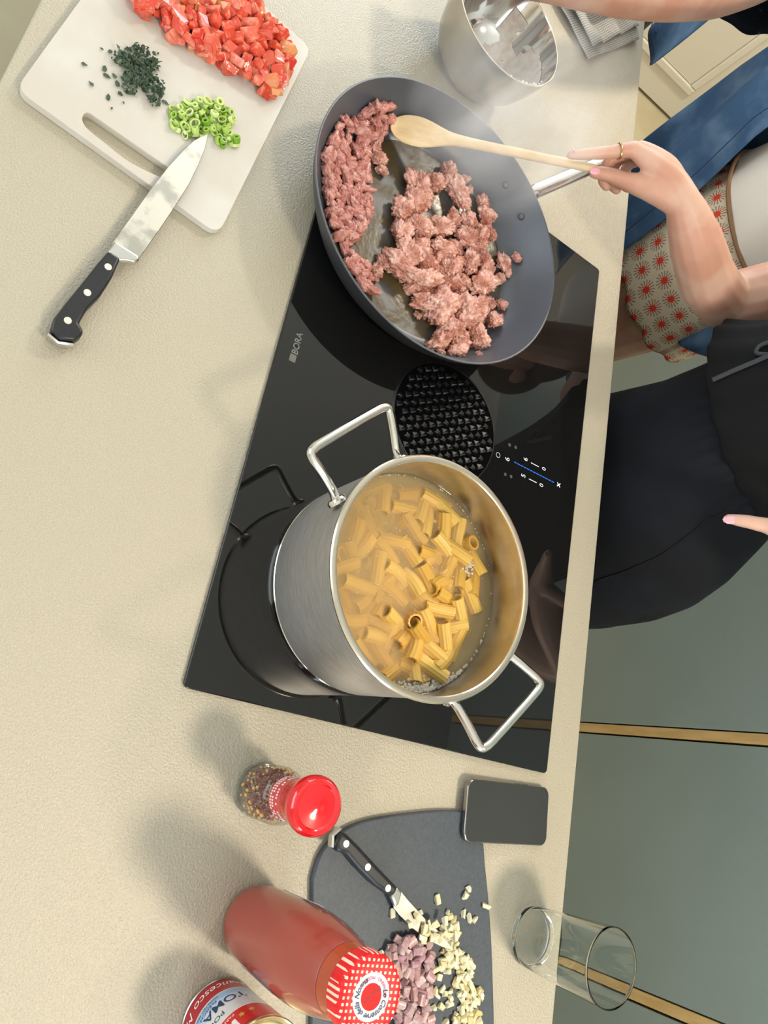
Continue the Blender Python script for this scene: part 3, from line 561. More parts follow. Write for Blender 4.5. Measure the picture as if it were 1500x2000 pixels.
def rigatoni(L=.037, ro=.0086, ri=.0064, n=48, bend=.05):
    V, F = [], []; k = 6
    for s in range(k + 1):
        t = s / k - .5; x = t * L; zc = -bend * L * (1 - (2 * t) ** 2)
        for j in range(n):
            a = 2 * pi * j / n; r = ro + (.00035 if j % 4 in (0, 1) else -.00025); V.append((x, r * math.cos(a), zc + r * math.sin(a)))
        for j in range(n):
            a = 2 * pi * j / n; V.append((x, ri * math.cos(a), zc + ri * math.sin(a)))
    for s in range(k):
        for j in range(n):
            j2 = (j + 1) % n; b = s * 2 * n; c = b + 2 * n; F.append((b + j, b + j2, c + j2, c + j)); F.append((b + n + j2, b + n + j, c + n + j, c + n + j2))
    for b in (0, k * 2 * n):
        for j in range(n): j2 = (j + 1) % n; F.append((b + j, b + n + j, b + n + j2, b + j2))
    return V, F
RM = [mesh('rigatoni', rigatoni(.037, bend=.03), M['pasta'], angle=60), mesh('rigatoni', rigatoni(.034, bend=.08), M['pasta'], angle=60), mesh('rigatoni', rigatoni(.040, .0083, bend=.0), M['pasta'], angle=60)]
rg = random.Random(12); first = None
circ = [(-.005 + .107 * math.cos(i * pi / 12), -.005 + .103 * math.sin(i * pi / 12)) for i in range(24)]
layers = [(wl - .006, .0150, 78), (wl - .015, .0150, 80), (wl - .026, .0160, 72), (wl - .038, .017, 62)]
for li, (z, dm, nn) in enumerate(layers):
    for (x, y) in scatter(circ, dm, nn, rg):
        up = rg.random() < .07; rot = (rg.uniform(0, 6.28), rg.uniform(1.0, 1.5) if up else rg.uniform(-.35, .35), rg.uniform(0, 6.28))
        # deeper towards the photographer, floating up at the far left side as in the pot
        dz = -.014 * max(0, min(1, (-y + .03) / .1)) + rg.uniform(-.004, .003) - (.008 if up else 0)
        for _ in range(40):
            ex = Matrix.Rotation(rot[2], 3, 'Z') @ Matrix.Rotation(rot[1], 3, 'Y') @ Vector((.019, 0, 0))
            if max(math.hypot(x + ex.x, y + ex.y), math.hypot(x - ex.x, y - ex.y)) < .112: break
            rot = (rot[0], rot[1], rg.uniform(0, 6.28))
        else: continue
        loc = (QC[0] + x, QC[1] + y, QZ + z + dz); me = RM[rg.randrange(3)]
        if first is None: first = obj('rigatoni', RM[0], None, None, loc, rot); tag(first, 'yellow rigatoni tube cooking in the steel pot', 'pasta', 'rigatoni in the pot')
        else: copy_at(first, me, loc, rot)
# foam: bubbles along the waterline and one small raft
rg = random.Random(3); fv = []
def bub(x, y, s): fv.append(xf(ico(1 if s < .0012 else 2), Matrix.Translation((x, y, wl)) @ Matrix.Diagonal((s, s, s * .6, 1))))
for i in range(480):
    a = rg.gauss(.30, .30); r = .1186 - abs(rg.gauss(0, .0062)) * max(.1, 1 - abs(a - .25) * 1.3); bub(r * math.cos(a), r * math.sin(a), rg.uniform(.0007, .0021))
for i in range(110): bub(-.045 + rg.gauss(0, .0070), .076 + rg.gauss(0, .0036), rg.uniform(.0006, .0018))
for i in range(110):
    a = rg.uniform(0, 6.28); bub(.1180 * math.cos(a), .1180 * math.sin(a), rg.uniform(.0004, .0012))
for i in range(120):
    a, r = rg.uniform(0, 6.28), .11 * math.sqrt(rg.random()); bub(r * math.cos(a), r * math.sin(a), rg.uniform(.0003, .0008))
fo = obj('starch_foam', join(*fv), M['bubble'], None, (QC[0], QC[1], QZ)); tag(fo, 'small white bubbles of foam along the waterline of the pot', 'foam', kind='stuff')

# ------------------------------------------------------------------ white cutting board with chopped vegetables
B0 = (.142, -.717)
cA, cB, cC = Vector((.302, -.853)), Vector((.335, -.620)), Vector((-.003, -.582)); cD = cA + (cC - cB)
outer = round_poly(rel([cA, cB, cC, cD], B0), .016)
slot = [tuple(p)[:2] for p in spline([(x - B0[0], y - B0[1], 0) for x, y in [(.290,-.790),(.281,-.787),(.281,-.776),(.284,-.745),(.287,-.715),(.290,-.692),(.2965,-.685),(.3035,-.690),(.307,-.705),(.309,-.725),(.3085,-.740),(.304,-.762),(.299,-.783)]], 3, True)]
wbd = obj('cutting_board', holed(outer, slot, .0004, .0100), M['board_white'], None, (B0[0], B0[1], 0), bevel=.0035, seg=3); tag(wbd, 'white plastic cutting board with handle slot, tomatoes and herbs on it', 'cutting board')
BT = .0102
def dice(seed, sx, sy, sz, j=.18):
    rg = random.Random(seed); bm = bmesh.new(); bmesh.ops.create_cube(bm, size=1)
    for v in bm.verts: v.co += Vector([rg.uniform(-j, j) for _ in range(3)]); v.co.x *= sx; v.co.y *= sy; v.co.z *= sz
    bmesh.ops.bevel(bm, geom=bm.edges[:], offset=.1 * min(sx, sy, sz), segments=2, affect='EDGES'); bm.verts.index_update()
    r = ([v.co.copy() for v in bm.verts], [[v.index for v in f.verts] for f in bm.faces]); bm.free(); return r
TOM = [(.112,-.793),(.127,-.784),(.117,-.764),(.120,-.748),(.127,-.733),(.120,-.718),(.122,-.702),(.115,-.681),(.124,-.672),(.113,-.654),(.114,-.640),(.117,-.618),(.110,-.605),(.090,-.612),(.073,-.603),(.040,-.610),(.025,-.627),(.014,-.645),(.003,-.663),(-.001,-.679),(-.020,-.690),(-.020,-.716),(.02,-.77),(.073,-.800),(.100,-.800)]
TMS = [mesh('tomato_cube', dice(i, 1.0 + .3 * (i % 3), .9, .66 + .1 * (i % 2), .19), M['tomato'], angle=50) for i in range(7)]
rg = random.Random(14); first = None
for layer, (dm, nn, zz) in enumerate(((.0100, 190, 0), (.0128, 100, .0075))):
    for (x, y) in scatter(TOM, dm, nn, rg):
        s = rg.uniform(.0100, .0165); loc = (x, y, BT + s * .44 + zz); rot = (rg.uniform(-.9, .9), rg.uniform(-.9, .9), rg.uniform(0, 6.28))
        if first is None: first = obj('tomato_cube', TMS[0], None, None, loc, rot); first.scale = (s, s, s); tag(first, 'red diced tomato cube in the pile on the white board', 'tomato', 'diced tomatoes on the white board')
        else: copy_at(first, TMS[rg.randrange(7)], loc, rot, (s, s, s))
core = obj('tomato_core', clump(77, .021, .013, .009, 3, .3, 1.2), mat('pink_tomato_core', C(206, 110, 96), .14, col2=C(224, 150, 132), vscale=90, sss=.3), None, (.066, -.620, BT + .008), (0, 0, -.4)); tag(core, 'pink wet tomato core at the end of the tomato pile', 'tomato')
# chopped herbs
HERB = [(.196,-.788),(.181,-.781),(.167,-.770),(.166,-.756),(.171,-.742),(.181,-.740),(.188,-.745),(.193,-.736),(.198,-.728),(.205,-.727),(.225,-.726),(.231,-.733),(.220,-.743),(.219,-.750),(.229,-.754),(.234,-.762),(.225,-.770),(.202,-.772),(.206,-.782),(.203,-.787)]
rg = random.Random(8)
def flake(rg, s):
    n = rg.randint(4, 6); pts = [(s * rg.uniform(.5, 1.2) * math.cos(2 * pi * i / n), s * rg.uniform(.35, .8) * math.sin(2 * pi * i / n)) for i in range(n)]; c = rg.uniform(-.4, .4) / max(s, 1e-5)
    tk = min(.00035, s * .12)
    if s > .5: tk = .1
    V = [(x, y, c * x * x * .5) for x, y in pts] + [(x, y, c * x * x * .5 + tk) for x, y in pts]
    return V, [tuple(range(n - 1, -1, -1)), tuple(range(n, 2 * n))] + [(i, (i + 1) % n, n + (i + 1) % n, n + i) for i in range(n)]
hv = []
for k in range(620):
    q = scatter(HERB, 0, 1, rg)[0]; h = rg.random() ** 1.6 * .009
    hv.append(xf(flake(rg, rg.uniform(.0016, .0036)), Matrix.Translation((q[0] - .2, q[1] + .757, .0012 + h)) @ (Matrix.Rotation(rg.uniform(0, 6.28), 4, 'Z') @ Matrix.Rotation(rg.uniform(-1, 1), 4, 'X') @ Matrix.Rotation(rg.uniform(-.7, .7), 4, 'Y'))))
hb_ = obj('chopped_herbs', join(*hv), M['herb'], None, (.2, -.757, BT), smooth=False); tag(hb_, 'pile of finely chopped dark green herbs on the white board', 'herbs', kind='stuff')
FM = [mesh('herb_flake', flake(rg, 1), M['herb'], False) for i in range(4)]; first = None
for i, (x, y) in enumerate([(.197,-.799),(.194,-.791),(.229,-.809),(.220,-.789),(.226,-.785),(.220,-.778),(.247,-.794),(.228,-.772),(.250,-.775),(.237,-.766),(.260,-.768),(.157,-.747),(.213,-.722),(.245,-.760)]):
    s = .0022 if i in (0, 10, 11, 13) else .0044; loc = (x, y, BT + .0012); rot = (rg.uniform(-.2, .2), rg.uniform(-.2, .2), rg.uniform(0, 6.28))
    if first is None: first = obj('herb_flake', FM[0], None, None, loc, rot); first.scale = (s, s, s); tag(first, 'stray dark herb flake beside the herb pile', 'herb flake', 'stray herb flakes on the white board')
    else: copy_at(first, FM[i % 4], loc, rot, (s, s, s))
# spring onion rings
ONI = [(.231,-.712),(.213,-.710),(.201,-.704),(.190,-.692),(.168,-.667),(.177,-.645),(.191,-.648),(.202,-.650),(.202,-.635),(.210,-.634),(.221,-.644),(.225,-.654),(.210,-.657),(.215,-.666),(.232,-.674),(.234,-.683),(.241,-.692),(.237,-.706)]
def oring(ro, ri, h, e): 
    v, f = lathe([(ri, -h), (ro, -h), (ro * 1.05, 0), (ro, h), (ri, h), (ri * .93, 0)], 18, True); return [(x * e, y, z) for x, y, z in v], f
OM = [mesh('spring_onion_ring', oring(1, .62, .55, 1.25), M['green'], angle=50), mesh('spring_onion_ring', oring(1, .5, .8, 1.05), M['green'], angle=50), mesh('spring_onion_ring', oring(1, .75, .4, 1.5), M['green'], angle=50), mesh('spring_onion_ring', dice(44, 1.5, 1.0, .8), M['green'], angle=50)]
rg = random.Random(31); first = None
for (dm, nn, zz) in ((.0058, 120, 0), (.0085, 55, .0045)):
    for (x, y) in scatter(ONI, dm, nn, rg):
        s = rg.uniform(.0030, .0046); loc = (x, y, BT + s * .55 + zz); rot = (rg.uniform(-.7, .7), rg.uniform(-.7, .7), rg.uniform(0, 6.28))
        if first is None: first = obj('spring_onion_ring', OM[0], None, None, loc, rot); first.scale = (s, s, s); tag(first, 'pale green sliced spring onion ring in the pile by the knife tip', 'spring onion', 'sliced spring onions on the white board')
        else: copy_at(first, OM[rg.randrange(4)], loc, rot, (s, s, s))

# ------------------------------------------------------------------ knives
def knife(name, label, o, ang, blade, heel, handle, bol, riv, butt, z0, th, tilt=0, handle_th=.0095):
    # local: x from butt to tip, y across, flat side up
    t = thing(name, label, 'knife', (o[0], o[1], z0), (0, tilt, ang))
    vb = prism(blade, 0, th); n = len(blade)
    obj('blade', vb, M['blade'], t, (0, 0, handle_th - th / 2), smooth=False, bevel=.0004, seg=1)
    obj('bolster', prism(bol, -.0032, .0045), M['bolster'], t, (0, 0, handle_th), bevel=.003, seg=3)
    h = obj('handle', prism(handle, -.0078, .0078), M['knife_handle'], t, (0, 0, handle_th), bevel=.0045, seg=3)
    for x, y in riv: obj('rivet', lathe([(0, .0083), (.0036, .0082), (.0039, .0072)], 20), M['rivet'], h, (x, y, 0))
    obj('butt_cap', tube([(x, y, 0) for x, y in butt], .0026, 8, flat=2.2), M['bolster'], t, (0, 0, handle_th))
    return t
# chef's knife: butt near the photographer, tip by the spring onions
A = Vector((.5365, -.7345)); T = Vector((.225, -.668)); d = (T - A).normalized(); ang = math.atan2(d.y, d.x); Lk = (T - A).length
def loc2(p): q = Vector(p) - A; return (q.dot(d), q.dot(Vector((-d.y, d.x))))
bl = [loc2(p) for p in [(.225,-.668),(.232,-.6735),(.244,-.680),(.262,-.6865),(.294,-.6955),(.332,-.7040),(.372,-.7115),(.4135,-.7195),(.4165,-.6905),(.372,-.6815),(.334,-.6745),(.300,-.6690),(.270,-.6665),(.245,-.6660)]]
bo = [loc2(p) for p in [(.4115,-.7190),(.429,-.7205),(.431,-.7075),(.427,-.701),(.4245,-.693),(.420,-.6895),(.4145,-.6905)]]
ha = [loc2(p) for p in [(.4275,-.7205),(.446,-.7255),(.474,-.732),(.503,-.739),(.523,-.7435),(.536,-.742),(.541,-.732),(.536,-.7195),(.527,-.7145),(.5215,-.7155),(.517,-.7215),(.497,-.719),(.479,-.7125),(.455,-.7085),(.4295,-.7075)]]
knife('chef_knife', 'chef knife with black riveted handle lying across the white board', A, ang, bl, None, ha, bo, [loc2(p) for p in [(.4455,-.7155),(.4825,-.7245),(.5195,-.7315)]], [loc2(p) for p in [(.539,-.743),(.543,-.732),(.5385,-.719)]], .0005, .0022, -.025)

# ------------------------------------------------------------------ dark board with garlic and shallots
D0 = (1.05, -.19)
DB = [(.988,-.326),(.966,-.323),(.947,-.312),(.930,-.289),(.918,-.257),(.908,-.216),(.899,-.172),(.8955,-.136),(.902,-.112),(.922,-.099),(.950,-.090),(.989,-.077),(1.038,-.063),(1.116,-.045),(1.20,-.028)]
outline = [tuple(p)[:2] for p in spline([(x - D0[0], y - D0[1], 0) for x, y in DB], 4)] + [(1.235 - D0[0], -.04 - D0[1]), (1.275 - D0[0], -.24 - D0[1]), (1.25 - D0[0], -.262 - D0[1])]
dbd = thing('slate_board', 'dark slate-grey rounded cutting board with garlic and shallots', 'cutting board', (D0[0], D0[1], 0)); obj('board', prism(outline, .0003, .0078), M['board_dark'], dbd, bevel=.002, seg=2)
rg = random.Random(2)
sv = []
for i in range(46):
    x, y, a, l = rg.uniform(.945, 1.01) - D0[0], rg.uniform(-.22, -.11) - D0[1], rg.uniform(0, 3.1), rg.uniform(.008, .045)
    sv.append(xf(box(-l / 2, l / 2, -.00011, .00011, 0, .00012), Matrix.Translation((x, y, .0078)) @ Matrix.Rotation(a, 4, 'Z')))
so_ = obj('knife_scratches', join(*sv), M['scratch'], dbd, smooth=False); so_['kind'] = 'stuff'
DT = .0079
SHAL = [(1.044,-.216),(1.036,-.208),(1.033,-.199),(1.036,-.185),(1.036,-.172),(1.045,-.164),(1.054,-.161),(1.059,-.159),(1.069,-.161),(1.073,-.166),(1.082,-.159),(1.090,-.163),(1.101,-.154),(1.112,-.150),(1.119,-.155),(1.133,-.153),(1.133,-.185),(1.107,-.193),(1.089,-.207),(1.053,-.218)]
def petal(seed):
    rg = random.Random(seed); n = 6; V = []; w, l, c = rg.uniform(.7, 1), rg.uniform(1, 1.5), rg.uniform(.2, .5)
    for z in (0, .42):
        for i in range(n):
            a = (i / (n - 1) - .5) * 1.9
            for s in (-1, 1): V.append((l * s * .5 * (1 - .1 * abs(a)), w * math.sin(a) * .7, (math.cos(a) - .6) * c * 1.6 + z))
    F = []; m_ = 2 * n
    for i in range(n - 1): a = 2 * i; F += [(a, a + 2, a + 3, a + 1), (m_ + a, m_ + a + 1, m_ + a + 3, m_ + a + 2), (a, m_ + a, m_ + a + 2, a + 2), (a + 1, a + 3, m_ + a + 3, m_ + a + 1)]
    F += [(0, 1, m_ + 1, m_), (m_ - 2, 2 * m_ - 2, 2 * m_ - 1, m_ - 1)]
    return V, F
SM = [mesh('shallot_piece', petal(i), M['shallot'], angle=40) for i in range(4)] + [mesh('shallot_piece', dice(60 + i, 1.2, .9, .7), M['shallot'], angle=50) for i in range(3)]
rg = random.Random(41); first = None
for (dm, nn, zz) in ((.0072, 150, 0), (.0085, 110, .005), (.012, 40, .009)):
    for (x, y) in scatter(SHAL, dm, nn, rg):
        s = rg.uniform(.0062, .0105); loc = (x, y, DT + s * .35 + zz); rot = (rg.uniform(-.5, .5), rg.uniform(-.5, .5), rg.uniform(0, 6.28))
        if first is None: first = obj('shallot_piece', SM[0], None, None, loc, rot); first.scale = (s, s, s); tag(first, 'purplish diced shallot piece on the dark board beside the bottle lid', 'shallot', 'diced shallots on the dark board')
        else: copy_at(first, SM[rg.choice((0, 1, 2, 3, 0, 1, 2, 3, 4, 5, 6))], loc, rot, (s, s, s))
GAR = [(1.022,-.147),(1.017,-.138),(1.017,-.126),(1.029,-.121),(1.037,-.122),(1.044,-.114),(1.051,-.105),(1.054,-.094),(1.058,-.101),(1.060,-.111),(1.068,-.097),(1.077,-.093),(1.085,-.098),(1.083,-.083),(1.080,-.074),(1.091,-.071),(1.096,-.083),(1.101,-.079),(1.112,-.074),(1.125,-.073),(1.139,-.071),(1.138,-.110),(1.116,-.114),(1.101,-.105),(1.094,-.101),(1.083,-.109),(1.076,-.116),(1.067,-.112),(1.059,-.125),(1.067,-.132),(1.061,-.140),(1.056,-.143),(1.050,-.135),(1.043,-.140),(1.040,-.135),(1.034,-.148),(1.032,-.152),(1.026,-.147)]
GST = [(.993,-.159),(.979,-.113),(.986,-.118),(.994,-.083),(1.005,-.140),(1.009,-.137),(1.012,-.130),(1.012,-.152),(1.005,-.116),(1.008,-.107),(1.010,-.098),(1.011,-.219),(1.019,-.200),(1.010,-.193),(1.008,-.180),(1.016,-.173),(1.016,-.165),(1.022,-.180),(1.025,-.175),(1.030,-.167),(1.029,-.162),(1.028,-.155),(1.030,-.180),(1.043,-.163),(1.050,-.158),(1.064,-.148),(1.073,-.149),(1.070,-.140),(1.068,-.155),(1.084,-.142),(1.089,-.139),(1.082,-.133),(1.087,-.128),(1.084,-.120),(1.091,-.119),(1.097,-.120),(1.101,-.140),(1.099,-.130),(1.115,-.122),(1.064,-.094),(1.068,-.092),(1.051,-.102),(1.095,-.154),(1.099,-.150),(1.050,-.223),(1.033,-.179)]
GM = [mesh('garlic_piece', dice(80 + i, 1.25, .8, .7, .3), M['garlic'], angle=50) for i in range(6)]
rg = random.Random(43); first = None
gl_ = [(x, y, 0) for x, y in scatter(GAR, .0048, 150, rg)] + [(x, y, .0035) for x, y in scatter(GAR, .0085, 45, rg)] + [(x, y, .0) for x, y in GST]
for i, (x, y, zz) in enumerate(gl_):
    s = rg.uniform(.0046, .0072); on_blade = 1.008 < x < 1.034 and -.21 < y < -.150
    loc = (x, y, DT + s * .38 + zz + (.0105 if on_blade else 0)); rot = (rg.uniform(-.5, .5), rg.uniform(-.5, .5), rg.uniform(0, 6.28))
    if first is None: first = obj('garlic_piece', GM[0], None, None, loc, rot); first.scale = (s, s, s); tag(first, 'cream chopped garlic piece on the dark board around the paring knife', 'garlic', 'chopped garlic on the dark board')
    else: copy_at(first, GM[rg.randrange(6)], loc, rot, (s, s, s))
A = Vector((.945, -.315)); T = Vector((1.042, -.128)); d = (T - A).normalized(); ang = math.atan2(d.y, d.x)
bl = [loc2(p) for p in [(.984,-.222),(.995,-.206),(1.012,-.178),(1.025,-.153),(1.042,-.128),(1.039,-.147),(1.033,-.170),(1.022,-.195),(1.010,-.215),(1.004,-.223),(.994,-.229)]]
bo = [loc2(p) for p in [(.983,-.225),(.988,-.217),(1.000,-.219),(1.004,-.2225),(.999,-.2265),(.993,-.232)]]
ha = [loc2(p) for p in [(.936,-.313),(.938,-.304),(.948,-.286),(.965,-.258),(.984,-.225),(.994,-.231),(.984,-.256),(.971,-.279),(.957,-.300),(.957,-.311),(.948,-.317)]]
knife('paring_knife', 'small paring knife with black riveted handle on the dark board', A, ang, bl, None, ha, bo, [loc2(p) for p in [(.9475,-.3035),(.967,-.271),(.985,-.240)]], [loc2(p) for p in [(.9345,-.311),(.942,-.3185),(.953,-.3165)]], DT, .0018, .0, .0082)

# ------------------------------------------------------------------ phone
ph = thing('phone', 'black smartphone lying face up beside the hob corner', 'phone', (.8875, -.0665, .0045), (math.radians(-3.0), 0, math.radians(4.2)))
obj('phone_frame', prism(rrect(.0715, .1465, .011, 8), .0004, .0076), M['phone_frame'], ph, bevel=.0014, seg=3)
obj('screen', prism(rrect(.0690, .1440, .010, 8), .0076, .0082), M['phone_screen'], ph, bevel=.0004, seg=2)
for y in (.030, .016): obj('side_button', box(-.0366, -.0355, y - .005, y + .005, .0030, .0052), M['phone_frame'], ph, smooth=False, bevel=.0004)

# ------------------------------------------------------------------ drinking glass
gl = thing('drinking_glass', 'clear empty water glass at the worktop edge', 'glass', (1.0236, .0055, .0004))
obj('tumbler', lathe([(0, .0012), (.026, .0010), (.030, 0), (.0335, .0012), (.0348, .005), (.0350, .008), (.0363, .029), (.0376, .05), (.0397, .09), (.04125, .123), (.0414, .1262), (.0411, .1271), (.0405, .1270), (.0402, .1262), (.04005, .123), (.0386, .09), (.0365, .05), (.0352, .029), (.0340, .012), (.0335, .009), (.030, .0070), (.012, .0060), (0, .0058)], 96), M['glass'], gl, angle=24)

# ------------------------------------------------------------------ chili grinder
gd = thing('chili_grinder', 'small chili flake grinder with shiny red cap', 'spice grinder', (.9112, -.4049, 0))
obj('jar', lathe([(0, .0006), (.0245, .0006), (.0268, .0030), (.0276, .008), (.0276, .045), (.0262, .054), (.0235, .060), (.0195, .064), (.0185, .0645)], 64), M['clear'], gd)
obj('jar_foot', lathe([(.0235, .0004), (.0262, .0008), (.0274, .0030), (.0276, .0062), (.0268, .0070)], 64), mat('thick_jar_foot', C(150, 150, 140), .1, trans=.6), gd)
rg = random.Random(4); cv, sv = [], []
for i in range(900):
    a, r, z = rg.uniform(0, 6.28), .0245 * rg.random() ** .35, rg.uniform(.009, .050); s = rg.uniform(.0012, .0026)
    vf = xf(flake(rg, s), Matrix.Translation((r * math.cos(a), r * math.sin(a), z)) @ Matrix.Rotation(rg.uniform(0, 6), 4, 'Z') @ Matrix.Rotation(rg.uniform(0, 3), 4, 'X')); cv.append(vf)
for i in range(70):
    a, z = rg.uniform(0, 6.28), rg.uniform(.009, .050); s = rg.uniform(.0011, .0022); sv.append(xf(ico(1), Matrix.Translation((.0245 * math.cos(a), .0245 * math.sin(a), z)) @ Matrix.Diagonal((s, s, s, 1))))
fl = obj('chili_fill', join(*cv), M['chili'], gd, smooth=False); fl['kind'] = 'stuff'; fl['label'] = 'dark red chili flakes'
sd = obj('chili_seeds', join(*sv), M['seed'], gd, smooth=True); sd['kind'] = 'stuff'; sd['label'] = 'pale yellow chili seeds'
nk = obj('neck_collar', lathe([(.0196, .063), (.0200, .066), (.0200, .084), (.0204, .088)], 64), M['red_plastic2'], gd)
for k, z in enumerate((.068, .0725, .080)):
    for j in range(26):
        if rg.random() < .25: continue
        a = math.radians(-200 + j * 7.5); obj('label_print', xf(box(-.0002, .0002, -.0008, .0008, -.0013, .0013), Matrix.Translation((.0201 * math.cos(a), .0201 * math.sin(a), z)) @ Matrix.Rotation(a, 4, 'Z')), M['label_white'], nk, smooth=False)
obj('cap', lathe([(.0202, .088), (.0212, .094), (.0238, .104), (.0262, .112), (.0268, .1155), (.0266, .119), (.0256, .1225), (.0235, .1245), (.0205, .1238), (.0188, .1222), (.012, .1226), (.006, .1232), (.0035, .1238), (0, .1240)], 64), M['red_plastic'], gd)

# ------------------------------------------------------------------ passata bottle
bt = thing('passata_bottle', 'tall glass bottle of tomato passata with gingham lid', 'bottle', (1.0309, -.3795, 0))
bp_ = [(0, .0005), (.030, .0005), (.0338, .003), (.0355, .010), (.0362, .03), (.0375, .075), (.0385, .105), (.0382, .122), (.0368, .140), (.0335, .160), (.0300, .178), (.0275, .190), (.0262, .197), (.0258, .203)]
obj('glass_body', lathe(bp_, 96), M['bottle_glass'], bt)
fill_ = [(max(0, r - .0013), z + (.0010 if i < 3 else 0)) for i, (r, z) in enumerate(bp_[:12])]
obj('passata_fill', lathe(fill_[:11] + [(.0278, .1795), (0, .1795)], 96), M['passata'], bt)
obj('thin_juice', lathe([(.0276, .180), (.0262, .190), (.0250, .195), (0, .195)], 64), M['passata_thin'], bt)
# paper label on the side away from the photographer
lab = []; n = 26
for i in range(n + 1):
    a = math.radians(68 - 95 + i * 190 / 26)
    lab.append([Vector((r * math.cos(a), r * math.sin(a), z)) for z, r in ((.028, .03655), (.05, .03725), (.075, .0380), (.100, .0388))])
vf = ([p for r in lab for p in r], [(i * 4 + j, i * 4 + j + 1, i * 4 + j + 5, i * 4 + j + 4) for i in range(n) for j in range(3)])
obj('paper_label', vf, M['label_white'], bt, solid=.0004)
lid = obj('lid', lathe([(.0284, .1975), (.0290, .1985), (.0290, .2105), (.0284, .2140), (.0268, .2160), (.0250, .2166), (.0236, .2160), (.0200, .2158), (0, .2158)], 96), M['gingham'], bt)
def sawdisc(r, z, teeth, amp, n):
    V = [(0, 0, z)]; 
    for i in range(n): a = 2 * pi * i / n; q = r + amp * math.sin(teeth * a); V.append((q * math.cos(a), q * math.sin(a), z))
    return V, [(0, i + 1, (i + 1) % n + 1) for i in range(n)]
obj('lid_seal', sawdisc(.0165, .21605, 60, .00025, 240), M['lid_white'], lid, smooth=False)
obj('lid_centre', sawdisc(.0092, .21625, 1, 0, 64), M['lid_red'], lid, smooth=False)
def arc_text(s, size, R_, az, inward, m, name, shear=0, z=.2164, bold=0, parent=None):
    v, f = text_vf(s, size, shear, bold); o = []
    for p in v:
        if inward: r = R_ - p.y; a = az + p.x / R_
        else: r = R_ + p.y; a = az - p.x / R_
        o.append((r * math.cos(a), r * math.sin(a), z))
    return obj(name, (o, f), M[m], parent, smooth=False)
arc_text('Le Conserve della Nonna', .0058, .0128, math.radians(-17), False, 'ink', 'lid_lettering', .35, bold=.00005, parent=lid)
arc_text('RAVARINO - MODENA', .0034, .0129, math.radians(164), True, 'ink_red', 'lid_lettering', parent=lid)
bvf = xf(text_vf('L.5L.M72.J', .0040), Matrix.Translation((0, 0, .2164)) @ Matrix.Rotation(math.radians(128), 4, 'Z')); obj('date_stamp', bvf, M['ink'], lid, (-.0015, .0005, 0), smooth=False)

# ------------------------------------------------------------------ tomato tin
cn = thing('tomato_tin', 'red and white tin of tomato pulp beside the bottle', 'tin', (1.1171, -.3924, 0)); rc = .0360
obj('tin_body', lathe([(rc, .0035), (rc, .0965)], 96), M['can_label'], cn)
obj('bottom_rim', lathe([(0, .002), (.033, .002), (.0345, .0006), (.0366, .0008), (.0369, .0028), (.0362, .0040)], 96), M['tin'], cn)
obj('top_rim', lathe([(.0361, .0962), (.0369, .0975), (.0369, .0995), (.0360, .1005), (.0350, .0998), (.0345, .0970), (.0320, .0960), (.0300, .0968), (0, .0968)], 96), M['tin_gold'], cn)
def wrap(s, size, az, z, m, shear=0, bold=0, sy=1):
    v, f = text_vf(s, size, shear, bold); o = [((rc + .0002) * math.cos(az + p.x / rc), (rc + .0002) * math.sin(az + p.x / rc), z + p.y * sy) for p in v]
    obj('label_lettering', (o, f), M[m], cn, smooth=False)
az0 = math.radians(-128)
wrap('Francesco Mutti', .0135, az0 - .05, .0145, 'label_white', .3)
wrap('TOMATEN FEIN', .0040, az0 + .1, .0300, 'ink_blue'); wrap('FLEISCH', .0056, az0 + .1, .0350, 'ink_blue')
wrap('TOMATEN', .0150, az0 + .12, .0435, 'ink_blue', bold=.0002); wrap('POLPA', .0085, az0 + .22, .0570, 'ink')
wrap('PARMA', .0048, az0 - .02, .0715, 'label_white'); wrap('MUTTI', .0200, az0 + .62, .0845, 'label_white', bold=.0006)
for k, (a_, z_) in enumerate(((.02, .080), (-.35, .079), (-.62, .078), (.3, .0745))):
    o = []; aa = az0 + a_; v = [(.0034 * math.cos(q * pi / 5) * (1 if q % 2 else .5), .0040 * math.sin(q * pi / 5) * (1 if q % 2 else .5)) for q in range(10)]
    o = [((rc + .0002) * math.cos(aa + x / rc), (rc + .0002) * math.sin(aa + x / rc), z_ + y) for x, y in v]; obj('gold_emblem', (o, [tuple(range(10))]), M['gold_ink'], cn, smooth=False)

# ------------------------------------------------------------------ steel mixing bowl
bw = thing('mixing_bowl', 'shiny steel mixing bowl with floury residue behind the pan', 'bowl', (-.190, -.334, 0))
obj('bowl_outside', lathe([(0, .0006), (.045, .0006), (.056, .003), (.070, .014), (.083, .034), (.091, .058), (.0955, .085), (.0965, .1005)], 96), M['bowl_satin'], bw)
obj('bowl_inside', lathe([(0, .0022), (.045, .0022), (.055, .0045), (.069, .0155), (.0815, .035), (.0895, .059), (.094, .085), (.095, .1005)], 96), M['bowl_steel'], bw)
obj('bowl_rim', lathe([(.0948, .1003), (.0952, .1014), (.0962, .1016), (.0974, .1010), (.0966, .0998)], 96), M['rim'], bw)
